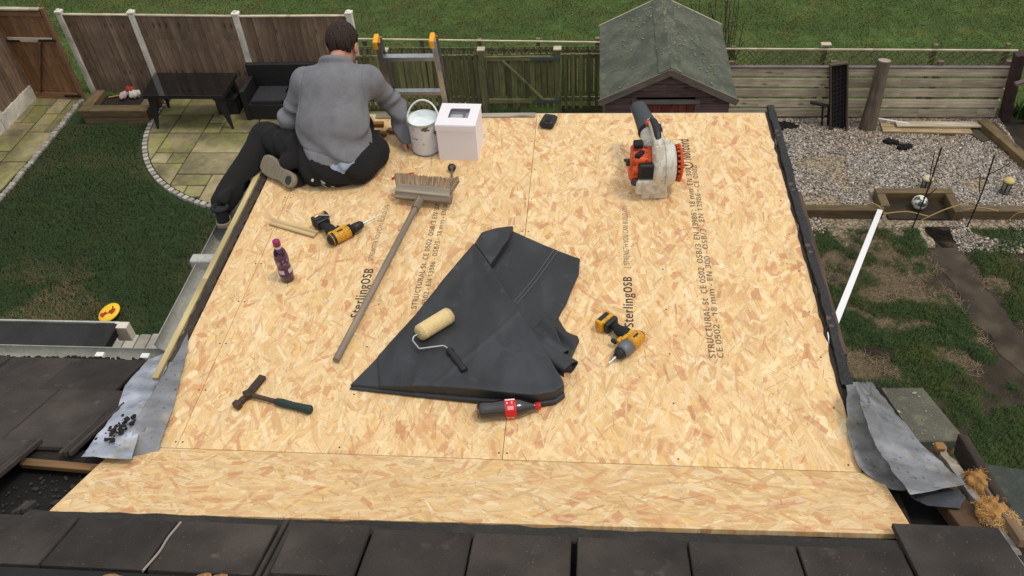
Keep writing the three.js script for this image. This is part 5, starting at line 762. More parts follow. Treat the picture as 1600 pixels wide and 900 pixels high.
// broom
{
  const a = [-0.995,5.22,-2.131], b = [-0.814,5.245,-3.148], t = T('broom', 'old wooden broom with brown bristles lying on the boards', 'broom', a);
  const p0 = [-0.942,5.245,-3.192], p1 = [-0.658,5.245,-3.149], mW = mat(0x9a8a78, { map: woodT, bumpMap: woodB, bumpScale: 0.001 });
  W(t, 'handle', cyl(a, b, 0.0145, 0.0145, 16), mat(0x988b7c, { map: woodT, bumpMap: woodB, bumpScale: 0.0015 }));
  const dir = V(p1).sub(V(p0)).normalize();
  W(t, 'head', beam(p0, p1, 0.045, 0.04, 0.008, [0, 0.8, 0.6]), mW);
  W(t, 'head_top', beam([p0[0] + 0.006, p0[1] + 0.03, p0[2] - 0.012], [p1[0] - 0.006, p1[1] + 0.03, p1[2] - 0.012], 0.045, 0.02, 0.008, [0, 0.8, 0.6]), mat(0xb0a494, { map: woodT }));
  W(t, 'socket', cyl([lerp(a[0], b[0], 0.93), lerp(a[1], b[1], 0.93), lerp(a[2], b[2], 0.93)], b, 0.019, 0.021, 14), mW);
  const f = rng(721), B = [[], [], []];
  for (let i = 0; i < 3600; i++) { const q = f(), s = f(), p = [lerp(p0[0], p1[0], lerp(0.015, 0.985, q)), p0[1] + 0.012 + 0.026 * s + lerp(0, p1[1] - p0[1], q), lerp(p0[2], p1[2], q) - 0.022 - 0.014 * s], fl = (q - 0.5) * 0.03 + rr(-0.004, 0.004, f) + 0.018 * sstep(0.8, 1, q), L = 0.056 + 0.012 * f() + 0.012 * sstep(0.9, 1, q); const g = new THREE.CylinderGeometry(0.0012, 0.0019, 1, 3, 1, true), k = basis(p, [p[0] + fl, p[1] + L * 0.3 + rr(-0.006, 0.006, f), p[2] - L * 0.9], [1, 0, 0]); g.scale(1, k.L, 1); g.rotateZ(-Math.PI / 2); g.applyMatrix4(k.m); g.translate(k.mid.x, k.mid.y, k.mid.z); B[Math.floor(f() * 3)].push(g); }
  B.forEach((l, i) => { W(t, 'bristles', mg(l), mat([0xa0876a, 0xb2997a, 0x84705a][i], { roughness: 0.9 })).userData.kind = 'stuff'; });
}
// hammer
{
  const t = T('brick_hammer', 'rusty steel hammer with dark green grip lying on the boards', 'hammer', [-1.264,5.2,-1.958]), mR = mat(0x5a4a40, { metalness: 0.45, roughness: 0.55, map: mottleT });
  const h0 = [-1.333,5.218,-1.885], h1 = [-1.299,5.22,-1.947], h2 = [-1.272,5.212,-2.045], n0 = [-1.284,5.218,-1.962], n1 = [-1.185,5.216,-1.92], e = [-1.031,5.218,-1.881];
  W(t, 'head', mg([beam(h0, [lerp(h0[0], h1[0], 0.35), h0[1], lerp(h0[2], h1[2], 0.35)], 0.03, 0.03, 0.004), beam([lerp(h0[0], h1[0], 0.3), h0[1], lerp(h0[2], h1[2], 0.3)], [lerp(h0[0], h1[0], 0.75), h0[1], lerp(h0[2], h1[2], 0.75)], 0.02, 0.022, 0.004), box(h1, 0.034, 0.028, 0.036, 0.006, [0, -0.9, 0])]), mR);
  const bl = beam(h1, h2, 0.03, 0.016, 0.003); W(t, 'blade', bl, mR);
  W(t, 'shaft', cyl(h1, n1, 0.0095, 0.009, 12), mR);
  const L = V(n1).distanceTo(V(e)); W(t, 'grip', turned(n1, e, [[0, 0], [0, 0.01], [0.006, 0.014], [0.03, 0.0165], [L * 0.5, 0.0145], [L * 0.8, 0.0165], [L - 0.006, 0.018], [L, 0.012], [L, 0]], 20), mat(0x1f3c38, { roughness: 0.6, map: tex(256, (u, v) => { const q = fbm(u * 8, v * 8, 731, 4, 8); return q > 0.58 ? [150, 160, 150] : [235, 235, 235]; }, { rep: 6 }) }));
}
// bottles
{
  const c = [-1.334,5.2,-2.621], t = T('drink_bottle', 'small purple drink bottle standing on the boards by the left edge', 'bottle', c), at = (p) => turned(c, [c[0], c[1] + 1, c[2]], p, 32);
  W(t, 'liquid_body', at([[0, 0], [0.001, 0.026], [0.008, 0.031], [0.06, 0.0305], [0.085, 0.028], [0.1, 0.0305], [0.145, 0.0305], [0.165, 0.026], [0.185, 0.016], [0.19, 0.014]]), new THREE.MeshPhysicalMaterial({ color: 0x3a1a3c, roughness: 0.12, clearcoat: 1, clearcoatRoughness: 0.05 }));
  W(t, 'neck', at([[0.186, 0.0155], [0.2, 0.014], [0.205, 0.0145]]), mat(0xcbb8cf, { roughness: 0.2 }));
  W(t, 'cap', at([[0.2, 0.0], [0.2, 0.0165], [0.224, 0.016], [0.226, 0.014], [0.226, 0]]), mat(0x8a1f5e, { roughness: 0.4 }));
  const cv = document.createElement('canvas'); cv.width = 512; cv.height = 512; const x = cv.getContext('2d'); x.fillStyle = '#4b2850'; x.fillRect(0, 0, 512, 512); const f = rng(741); for (let i = 0; i < 60; i++) { x.fillStyle = ['#6d4a77', '#8f6f96', '#3a1c3d', '#7b3560', '#a58fae'][Math.floor(f() * 5)]; x.beginPath(); x.ellipse(f() * 512, f() * 260, 10 + 30 * f(), 6 + 16 * f(), f() * 3, 0, 7); x.fill(); } x.fillStyle = '#cfc9d4'; for (let i = 0; i < 4; i++) x.fillRect(40 + i * 128, 330, 74, 100); x.fillStyle = '#8d7f95'; for (let i = 0; i < 4; i++) for (let k = 0; k < 6; k++) x.fillRect(46 + i * 128, 340 + k * 14, 60, 4);
  const lt = new THREE.CanvasTexture(cv); lt.colorSpace = THREE.SRGBColorSpace; lt.magFilter = THREE.LinearFilter;
  const g = new THREE.CylinderGeometry(0.0312, 0.0312, 0.105, 36, 6, true), P = g.attributes.position; for (let i = 0; i < P.count; i++) { const y = P.getY(i) + 0.09, s = y > 0.06 && y < 0.112 ? 1 - 0.07 * Math.sin((y - 0.06) / 0.052 * Math.PI) : 1; P.setX(i, P.getX(i) * s); P.setZ(i, P.getZ(i) * s); } g.computeVertexNormals(); g.rotateY(0.4); g.translate(c[0], c[1] + 0.09, c[2]); W(t, 'label', g, mat(0xffffff, { map: lt, roughness: 0.3 }));
}
{
  const a = [-0.396,5.234,-1.886], b = [-0.17,5.228,-1.926], t = T('cola_bottle', 'cola bottle with red label and red cap lying below the membrane', 'bottle', [a[0], D, a[2]]), s = V(a).distanceTo(V(b)) / 0.235;
  const p = [[0, 0], [0.0, 0.018], [0.004, 0.026], [0.012, 0.031], [0.03, 0.031], [0.055, 0.0285], [0.085, 0.0305], [0.105, 0.032], [0.14, 0.032], [0.16, 0.0305], [0.18, 0.025], [0.205, 0.016], [0.215, 0.0135], [0.218, 0.0135]].map(([x, r]) => [x * s, r * 1.12]);
  W(t, 'body', turned(a, b, p, 36), new THREE.MeshPhysicalMaterial({ color: 0x1c1516, roughness: 0.16, clearcoat: 1, clearcoatRoughness: 0.08 }));
  for (let i = 0; i < 5; i++) { const an = i / 5 * 6.283, k = basis(a, b, [0, 1, 0]); const g = new THREE.SphereGeometry(1, 10, 8); g.scale(0.013, 0.009, 0.009); uvm(g); g.translate(0.008, 0.02 * Math.cos(an), 0.02 * Math.sin(an)); g.applyMatrix4(k.m); g.translate(...a); W(t, 'foot', g, new THREE.MeshPhysicalMaterial({ color: 0x1c1516, roughness: 0.16, clearcoat: 1 })); }
  W(t, 'cap', turned([lerp(a[0], b[0], 0.925), lerp(a[1], b[1], 0.925), lerp(a[2], b[2], 0.925)], b, [[0, 0], [0, 0.0155], [0.019, 0.0152], [0.021, 0.013], [0.021, 0]], 24), mRed);
  const cv = document.createElement('canvas'); cv.width = 1024; cv.height = 256; const x = cv.getContext('2d'); x.fillStyle = '#c8141a'; x.fillRect(0, 0, 1024, 256); x.fillStyle = '#f3efec'; for (let i = 0; i < 2; i++) { const o = i * 512; x.save(); x.translate(o + 120, 50); x.font = 'bold 96px sans-serif'; x.rotate(Math.PI / 2); x.fillText('M-Z', 0, 0); x.restore(); x.fillRect(o + 240, 16, 52, 224); x.beginPath(); x.arc(o + 350, 90, 16, 0, 7); x.arc(o + 350, 200, 16, 0, 7); x.fill(); for (let k = 0; k < 4; k++) x.fillRect(o + 420 + k * 16, 60, 6, 140); }
  const lt = new THREE.CanvasTexture(cv); lt.colorSpace = THREE.SRGBColorSpace; lt.magFilter = THREE.LinearFilter;
  const k = basis(a, b, [0, 1, 0]), g = new THREE.CylinderGeometry(0.0364, 0.0364, 0.042 * s, 36, 1, true); g.rotateY(2.6); g.translate(0, 0.123 * s, 0); g.rotateZ(-Math.PI / 2); g.applyMatrix4(k.m); g.translate(...a); W(t, 'label', g, mat(0xffffff, { map: lt, roughness: 0.3 }));
}
// cordless drills, lying on their sides: built flat (x to the front, y down the handle, z across), then laid on the boards
function drill(t, X, Y, o, kind) {
  const x = V(X).normalize(), y0 = V(Y), y = y0.addScaledVector(x, -y0.dot(x)).normalize(), z = new THREE.Vector3().crossVectors(x, y), m = new THREE.Matrix4().makeBasis(x, y, z);
  const put = (n, g, mt, par = t) => { g.applyMatrix4(m); g.translate(...o); return W(par, n, g, mt); };
  const cx = (a, b, ra, rb) => cyl([a, 0, 0], [b, 0, 0], ra, rb, 24);
  const lim = (g) => g;
  if (kind === 'long') {
    put('body', mg([lim(turned([-0.085, 0, 0], [1, 0, 0], [[0, 0], [0, 0.022], [0.006, 0.028], [0.05, 0.0295], [0.1, 0.0285], [0.105, 0]], 28)), box([-0.03, 0.022, 0], 0.1, 0.03, 0.042, 0.008)]), mYellow);
    put('rear_cap', turned([-0.098, 0, 0], [1, 0, 0], [[0, 0], [0.002, 0.018], [0.014, 0.026], [0.03, 0.0305], [0.034, 0.0305], [0.034, 0]], 28), mBlack);
    put('vent', box([-0.03, 0.0, 0.0], 0.03, 0.012, 0.0615, 0.003), mBlack);
    put('collar', turned([0.018, 0, 0], [1, 0, 0], [[0, 0], [0, 0.0295], [0.012, 0.0295], [0.014, 0.025], [0.014, 0]], 28), mBlackRough);
    put('chuck', turned([0.03, 0, 0], [1, 0, 0], [[0, 0], [0, 0.0225], [0.03, 0.0225], [0.034, 0.021], [0.05, 0.02], [0.062, 0.012], [0.064, 0]], 24), mBlack);
    put('bit', mg([cx(0.092, 0.12, 0.006, 0.006), cx(0.118, 0.2, 0.0035, 0.003), cx(0.2, 0.215, 0.003, 0.0005)]), mSteel);
  } else {
    put('body', mg([turned([-0.075, 0, 0], [1, 0, 0], [[0, 0], [0, 0.022], [0.008, 0.029], [0.045, 0.031], [0.07, 0.031], [0.072, 0]], 28), box([-0.03, 0.024, 0], 0.07, 0.032, 0.044, 0.009), box([0.002, 0.04, 0], 0.03, 0.022, 0.03, 0.006)]), mYellow);
    put('rear_cap', turned([-0.082, 0, 0], [1, 0, 0], [[0, 0], [0, 0.016], [0.008, 0.023], [0.01, 0]], 24), mBlack);
    put('vent', box([-0.04, -0.004, 0], 0.03, 0.01, 0.0635, 0.003), mBlack);
    put('gear_case', turned([-0.004, 0, 0], [1, 0, 0], [[0, 0], [0, 0.0315], [0.035, 0.0305], [0.05, 0.026], [0.052, 0]], 28), mat(0x6d7076, { roughness: 0.5, metalness: 0.3 }));
    put('nose_ring', turned([0.046, 0, 0], [1, 0, 0], [[0, 0], [0, 0.027], [0.012, 0.024], [0.022, 0.016], [0.03, 0.013], [0.03, 0]], 28), mBlack);
    put('bit', mg([cx(0.076, 0.1, 0.0055, 0.0055), cx(0.1, 0.118, 0.004, 0.0025)]), mSteel);
    put('trigger', box([0.018, 0.06, 0], 0.016, 0.026, 0.02, 0.006), mBlack);
  }
  const hx = kind === 'long' ? -0.04 : -0.035;
  put('handle', nets((a, b, c) => { const q = clamp((b - 0.02) / 0.1), w = 0.019 + 0.004 * Math.sin(q * 5), ax = hx - 0.012 * q + 0.003 * Math.sin(b * 90); return Math.hypot((a - ax) / 1.25, c) * 1 - w + Math.max(0, Math.abs(b - 0.075) - 0.058) * 1.2; }, [hx - 0.06, 0.0, -0.04], [hx + 0.05, 0.15, 0.04], 0.004), mBlackRough);
  if (kind === 'long') put('trigger', box([hx + 0.03, 0.05, 0], 0.016, 0.026, 0.018, 0.006), mBlack);
  put('battery_shoe', box([hx - 0.008, 0.128, 0], 0.07, 0.022, 0.05, 0.007), mBlack);
  const bt = put('battery', box([hx - 0.004, 0.158, 0], 0.084, 0.04, 0.058, 0.01), kind === 'long' ? mBlack : mYellow);
  put('battery_face', box([hx - 0.004, 0.162, 0], 0.06, 0.026, 0.0605, 0.006), kind === 'long' ? mYellow : mBlack, bt); 
  put('battery_face', box([hx - 0.004, 0.167, 0], 0.05, 0.026, 0.04, 0.006), kind === 'long' ? mYellow : mat(0xf0b428, { roughness: 0.45 }), bt);
  put('belt_clip', bent([[hx + 0.02, 0.112, 0.02], [hx + 0.03, 0.115, 0.036], [hx - 0.01, 0.15, 0.037], [hx - 0.03, 0.15, 0.036]], 0.0035, 6), mSteel);
}
{
  const o = [-1.127,5.233,-2.911], t = T('cordless_drill', 'yellow and black cordless drill with a long bit, left of the broom', 'drill', [o[0], D, o[2]]); drill(t, [0.218, 0, -0.215], [-0.72, 0.05, -0.69], o, 'long');
  const o2 = [0.165,5.234,-2.233], t2 = T('cordless_drill', 'yellow cordless impact driver with grey nose, right of the membrane', 'drill', [o2[0], D, o2[2]]); drill(t2, [-0.66, -0.06, 0.75], [-0.84, -0.06, -0.54], o2, 'short');
}
// paint tin, white box, case, pencil, round-headed tool, offcuts
{
  const c = [-0.862,5.2,-3.65], t = T('paint_tin', 'white paint tin with wire handle and dried drips beside the white box', 'paint tin', c), at = (p, n = 40) => turned(c, [c[0], c[1] + 1, c[2]], p, n), r = 0.077, h = 0.19;
  const dr = tex(512, (u, v) => { const n = fbm(u * 9, v * 9, 751, 4, 9), e = fbm(u * 20, v * 8, 753, 4, 0), hi = sstep(0.35, 0.85, v); return n > 0.70 - 0.04 * hi ? [112, 92, 72] : e > 0.72 ? [182, 176, 168] : [214, 216, 222]; });
  const g = new THREE.CylinderGeometry(r, r, h - 0.012, 48, 1, true); g.rotateY(1.0); g.translate(c[0], c[1] + (h - 0.012) / 2 + 0.004, c[2]); W(t, 'body', g, mat(0xffffff, { map: dr, roughness: 0.4 }));
  W(t, 'base_rim', at([[0, 0], [0, 0.074], [0.003, 0.079], [0.008, 0.079], [0.01, 0.076]]), mAlu); W(t, 'rim', at([[h - 0.014, 0.076], [h - 0.012, 0.081], [h - 0.002, 0.082], [h, 0.079], [h - 0.004, 0.074]]), mat(0xb9c6be, { metalness: 0.5, roughness: 0.4 }));
  W(t, 'lid', at([[h - 0.03, 0], [h - 0.03, 0.06], [h - 0.028, 0.066], [h - 0.004, 0.0735], [h - 0.003, 0.076]].reverse()), mat(0xe4ecee, { roughness: 0.35 }));
  const hp = []; for (let i = 0; i <= 12; i++) { const a = Math.PI * i / 12; hp.push([c[0] + 0.083 * Math.cos(a), c[1] + h - 0.02 + 0.11 * Math.sin(a) * 0.82, c[2] - 0.055 * Math.sin(a)]); } W(t, 'handle', tube(hp, 0.0045, 40, 8), mat(0xdfe2e4, { roughness: 0.35 }));
  for (const s of [-1, 1]) W(t, 'handle_lug', box([c[0] + s * 0.081, c[1] + h - 0.024, c[2]], 0.012, 0.026, 0.03, 0.004), mAlu);
}
{
  const c = [-0.672, D, -3.645], w = 0.2, h = 0.205, d = 0.2, ry = -0.05, t = T('cardboard_box', 'white cardboard box with a window in its lid near the rear edge', 'box', c), m = mat(0xe9e6ec, { roughness: 0.7 }); t.rotation.y = ry;
  const put = (n, g, mt = m) => { const o = M(g, mt, n); t.add(o); };
  for (const [x, z, a, b] of [[0, d / 2, w, 0.004], [0, -d / 2, w, 0.004]]) put('side', box([x, h / 2, z], a, h, b)); for (const s of [-1, 1]) put('side', box([s * w / 2, h / 2, 0], 0.004, h, d - 0.008));
  put('base', box([0, 0.004, 0], w - 0.01, 0.004, d - 0.01));
  const s = new THREE.Shape(); s.moveTo(-w / 2 - 0.004, -d / 2 - 0.004); s.lineTo(w / 2 + 0.004, -d / 2 - 0.004); s.lineTo(w / 2 + 0.004, d / 2 + 0.004); s.lineTo(-w / 2 - 0.004, d / 2 + 0.004); s.closePath(); const q = new THREE.Path(), a = 0.052, b = 0.045, ox = 0.003, oy = 0.012; q.moveTo(ox - a, oy - b); q.lineTo(ox - a, oy + b - 0.015); q.quadraticCurveTo(ox - a, oy + b, ox - a + 0.015, oy + b); q.lineTo(ox + a, oy + b); q.lineTo(ox + a, oy - b); q.closePath(); s.holes.push(q);
  const g = new THREE.ExtrudeGeometry(s, { depth: 0.004, bevelEnabled: false }); g.rotateX(-Math.PI / 2); uvm(g); g.translate(0, h + 0.003, 0); put('lid', g);
  put('lid_flap', box([0, h - 0.012, d / 2 + 0.006], w + 0.004, 0.03, 0.003)); put('window_film', box([0.003, h - 0.004, -0.012], 0.112, 0.001, 0.098), new THREE.MeshPhysicalMaterial({ color: 0xffffff, transmission: 1, thickness: 0, roughness: 0.05 }));
  put('contents', box([-0.02, h - 0.055, 0], 0.07, 0.06, 0.12, 0.01), mat(0xb4b3bd, { roughness: 0.6 })); put('contents', box([0.045, h - 0.05, -0.01], 0.035, 0.07, 0.09, 0.01), mat(0x8c8b96, { roughness: 0.5 }));
}
{
  const c = [-0.225,5.22,-3.878], t = T('black_case', 'small black rounded case lying near the rear edge of the boards', 'case', [c[0], D, c[2]]); t.rotation.y = -0.25; const o = (n, g, m) => { t.add(M(g, m, n)); };
  o('body', box([0, 0.022, 0], 0.078, 0.044, 0.1, 0.018), mBlack); o('seam', box([0, 0.024, 0], 0.0795, 0.004, 0.1015, 0.002), mat(0x2e3034)); o('clip', box([0.005, 0.0455, 0.01], 0.03, 0.005, 0.05, 0.002), mBlackRough);
  const a = [-1,5.206,-3.372], b = [-0.889,5.206,-3.422], p = T('pencil', 'red carpenter pencil lying behind the broom head', 'pencil', a); W(p, 'body', beam(a, [lerp(a[0], b[0], 0.92), a[1], lerp(a[2], b[2], 0.92)], 0.012, 0.008, 0.002), mRed); W(p, 'tip', cyl([lerp(a[0], b[0], 0.92), a[1], lerp(a[2], b[2], 0.92)], b, 0.0055, 0.001, 8), mat(0xb98a62));
  const k = [-0.698,5.22,-3.442], k2 = [-0.681,5.23,-3.319], s = T('seam_roller', 'small round dark headed tool with thin stem behind the broom head', 'hand tool', [k[0], D, k[2]]); W(s, 'wheel', turned([k[0], k[1] + 0.0, k[2] - 0.006], [k[0], k[1] + 0.6, k[2] + 0.75], [[0, 0], [0, 0.019], [0.004, 0.021], [0.01, 0.021], [0.013, 0.013], [0.014, 0]], 24), mat(0x2f2b29, { metalness: 0.3, roughness: 0.5 })); W(s, 'hub', turned([k[0], k[1] + 0.009, k[2] + 0.004], [k[0], k[1] + 0.6, k[2] + 0.75], [[0, 0], [0, 0.011], [0.003, 0.009], [0.003, 0]], 18), mat(0x7a6f66, { metalness: 0.4 })); W(s, 'stem', cyl(k, k2, 0.005, 0.004, 10), mat(0x6b5a48));
  const of = (l, a, b, w, h, m) => { const q = T('wood_offcut', l, 'offcut', [a[0], D, a[2]]); W(q, 'wood', beam(a, b, w, h, 0.002), m); };
  of('small brown wooden offcut at the rear edge, furthest from the camera', [-1.212,5.212,-3.862], [-1.134,5.212,-3.868], 0.03, 0.022, mat(0xa9793e, { map: woodT })); of('small brown wooden offcut between the wire coil and the battery pack', [-1.17,5.212,-3.779], [-1.101,5.212,-3.772], 0.028, 0.022, mat(0xa37742, { map: woodT }));
  of('small brown wooden offcut under the right forearm of the man', [-1.101,5.212,-3.81], [-1.041,5.212,-3.791], 0.028, 0.02, mat(0xb98b55, { map: woodT })); of('long pale timber offcut lying left of the yellow drill', [-1.526,5.208,-3.016], [-1.279,5.21,-2.922], 0.045, 0.01, mat(0xe6c893, { map: woodT }));
  const wc = [-1.165,5.23,-3.77], wq = T('wire_coil', 'small twisted dark wire coil behind the hip of the man', 'wire', [wc[0], D, wc[2]]), pts = []; for (let i = 0; i < 26; i++) pts.push([wc[0] - 0.03 + i * 0.0025 + 0.012 * Math.cos(i * 0.9), wc[1] - 0.012 + 0.008 * Math.sin(i * 1.7), wc[2] + 0.018 * Math.sin(i * 0.9)]); W(wq, 'wire', tube(pts, 0.003, 60, 6), mBlack);
  const bc = [-1.131,5.23,-3.653], bp = T('battery_pack', 'black tool battery pack lying against the right hip of the man', 'battery', [bc[0], D, bc[2]]); bp.rotation.y = 0.3; const bo = (n, g, m) => bp.add(M(g, m, n)); bo('body', box([0, 0.038, 0], 0.07, 0.075, 0.095, 0.01), mBlack); bo('rail', box([0, 0.08, 0], 0.045, 0.014, 0.08, 0.003), mBlackRough); bo('stripe', box([0, 0.03, 0.0], 0.072, 0.006, 0.08, 0.002), mRed);
}
// leaf blower
{
  const c = [0.313,5.2,-3.233], t = T('leaf_blower', 'orange and white petrol leaf blower with black nozzle near the right edge', 'leaf blower', c); t.rotation.y = 0.06; const o = (n, g, m, par) => { const q = M(g, m, n); (par ?? t).add(q); return q; };
  const wht = mat(0xdcdad4, { roughness: 0.5, map: tex(512, (u, v) => { const n = fbm(u * 6, v * 6, 761, 5, 6), s = fbm(u * 30, v * 30, 763, 3, 30); return (() => { const q = 240 - 36 * sstep(0.56, 0.75, n) - 60 * sstep(0.72, 0.84, s); return [q, q * 0.985, q * 0.95]; })(); }, { rep: 5 }) });
  // fan housing: a disc facing right with an outlet running away
  o('fan_housing', turned([-0.02, 0.185, -0.085], [1, 0.185, -0.085], [[0, 0.0], [0, 0.1], [0.012, 0.125], [0.03, 0.132], [0.1, 0.132], [0.115, 0.122], [0.122, 0.1], [0.122, 0]], 40), wht);
  o('housing_seam', turned([0.042, 0.185, -0.085], [1, 0.185, -0.085], [[0, 0.13], [0, 0.1345], [0.004, 0.1345], [0.004, 0.13]], 40), mat(0xa9a69e));
  o('outlet', mg([turned([0.0, 0.255, -0.12], [-0.008, 0.272, -0.32], [[0, 0.0], [0, 0.07], [0.08, 0.062], [0.15, 0.055], [0.17, 0.052], [0.17, 0]], 28)]), wht);
  o('nozzle', mg([turned([-0.005, 0.266, -0.275], [-0.045, 0.285, -0.5], [[0, 0], [0, 0.058], [0.02, 0.06], [0.05, 0.058], [0.19, 0.046], [0.26, 0.044], [0.262, 0.038], [0.2, 0.036], [0.2, 0]], 28)]), mat(0x3c4145, { roughness: 0.55 }));
  o('nozzle_collar', turned([-0.005, 0.266, -0.28], [-0.045, 0.285, -0.5], [[0, 0.05], [0, 0.064], [0.022, 0.064], [0.022, 0.05]], 28), mBlackRough);
  const gr = o('intake_grille', turned([0.1, 0.185, -0.085], [1, 0.185, -0.085], [[0, 0.0], [0, 0.1], [0.022, 0.094], [0.03, 0.07], [0.03, 0]], 32), mat(0x2a1a14));
  for (let i = 0; i < 5; i++) o('grille_ring', (() => { const g = new THREE.TorusGeometry(0.035 + i * 0.018, 0.006, 6, 32); g.rotateY(Math.PI / 2); g.translate(0.134 - (i > 2 ? (i - 2) * 0.005 : 0), 0.185, -0.085); return uvm(g); })(), mOrange, gr);
  for (let i = 0; i < 22; i++) { const a = i / 22 * 6.283; o('grille_bar', beam([0.135, 0.185 + 0.02 * Math.cos(a), -0.085 + 0.02 * Math.sin(a)], [0.112, 0.185 + 0.108 * Math.cos(a), -0.085 + 0.108 * Math.sin(a)], 0.012, 0.012), mOrange, gr); }
  // engine shroud on the left
  o('engine_shroud', nets((x, y, z) => { const b = (cx, cy, cz, hx, hy, hz, r) => { const qx = Math.abs(x - cx) - hx + r, qy = Math.abs(y - cy) - hy + r, qz = Math.abs(z - cz) - hz + r; return Math.hypot(Math.max(qx, 0), Math.max(qy, 0), Math.max(qz, 0)) + Math.min(Math.max(qx, qy, qz), 0) - r; }; return smin(b(-0.065, 0.2, -0.1, 0.055, 0.07, 0.085, 0.025), smin(b(-0.105, 0.165, -0.06, 0.03, 0.05, 0.06, 0.02), b(-0.045, 0.262, -0.13, 0.04, 0.025, 0.07, 0.02), 0.02), 0.015); }, [-0.16, 0.08, -0.24], [0.02, 0.32, 0.04], 0.0055), mOrange);
  o('filter_cover', box([-0.045, 0.195, -0.006], 0.09, 0.1, 0.05, 0.012), mBlack); o('filter_rib', box([-0.045, 0.195, 0.021], 0.06, 0.06, 0.006, 0.003), mBlackRough);
  o('shroud_edge', beam([-0.1, 0.272, -0.03], [-0.055, 0.268, -0.09], 0.03, 0.035, 0.008), mBlackRough);
  o('cylinder_cover', box([-0.085, 0.3, -0.12], 0.05, 0.03, 0.06, 0.01), mBlackRough);
  o('fuel_cap', turned([-0.1, 0.125, 0.0], [-0.12, 0.13, 0.1], [[0, 0], [0, 0.024], [0.016, 0.024], [0.02, 0.018], [0.02, 0]], 14), mat(0x3a3d45)); o('primer_knob', mg([box([-0.142, 0.235, -0.03], 0.02, 0.035, 0.022, 0.005), box([-0.148, 0.255, -0.03], 0.03, 0.014, 0.018, 0.004)]), mBlack);
  o('fuel_tank', nets((x, y, z) => { const qx = Math.abs(x + 0.02) - 0.065, qy = Math.abs(y - 0.095) - 0.035, qz = Math.abs(z + 0.05) - 0.065; return Math.hypot(Math.max(qx, 0), Math.max(qy, 0), Math.max(qz, 0)) + Math.min(Math.max(qx, qy, qz), 0) - 0.016; }, [-0.12, 0.03, -0.15], [0.08, 0.16, 0.05], 0.006), wht);
  t.scale.set(0.93, 0.81, 0.84); o('foot', mg([box([0.0, 0.022, -0.01], 0.135, 0.044, 0.05, 0.012), box([0.0, 0.022, -0.13], 0.12, 0.044, 0.04, 0.012), box([-0.005, 0.055, -0.06], 0.075, 0.05, 0.12, 0.01)]), wht);
  // handle arch
  o('handle_bridge', tube([[0.0, 0.3, -0.02], [0.005, 0.345, -0.04], [0.0, 0.375, -0.1], [-0.005, 0.375, -0.2], [-0.01, 0.34, -0.28], [-0.01, 0.3, -0.31]], 0.024, 28, 14), wht);
  o('handle_grip', tube([[0.003, 0.34, -0.03], [0.003, 0.385, -0.085], [0.0, 0.398, -0.14], [-0.003, 0.392, -0.2], [-0.006, 0.37, -0.25]], 0.019, 24, 14), mBlack); o('trigger', box([-0.03, 0.365, -0.23], 0.022, 0.035, 0.03, 0.006), mOrange); o('throttle_lever', box([0.022, 0.38, -0.16], 0.018, 0.03, 0.05, 0.006), mBlack);
  o('handle_post', beam([0.012, 0.25, 0.0], [0.005, 0.35, -0.035], 0.045, 0.04, 0.01), wht);
}
// ladder at the rear edge
{
  const tl = [-1.114,5.682,-3.93], tr = [-0.818,5.686,-3.93], L = (p, y) => [p[0], y, p[2] - (p[1] - y) * 0.27], t = T('ladder', 'aluminium ladder with yellow end caps leaning on the rear edge', 'ladder', [tl[0], 0, -5.4]);
  for (const p of [tl, tr]) { const b = L(p, 0.02); W(t, 'stile', mg([beam(p, b, 0.064, 0.006, 0, [1, 0, 0]), ...[-1, 1].map((s) => beam([p[0] + 0.012, p[1], p[2] + s * 0.03], [b[0] + 0.012, b[1], b[2] + s * 0.03], 0.005, 0.028, 0, [1, 0, 0]))]), mAlu); const q = L(p, p[1] - 0.04); W(t, 'end_cap', beam([p[0], p[1] + 0.012, p[2] + 0.003], q, 0.07, 0.028, 0.008, [1, 0, 0]), mat(0xf0a90f, { roughness: 0.45 })); W(t, 'foot', beam(L(p, 0.08), L(p, 0.0), 0.08, 0.04, 0.006, [1, 0, 0]), mBlack); }
  for (let i = 0; i < 22; i++) { const y = tl[1] - 0.12 - i * 0.245; if (y < 0.15) break; W(t, 'rung', beam(L(tl, y), L(tr, y), 0.034, 0.028, 0.005, [0, 1, 0.2]), mAlu); }
}

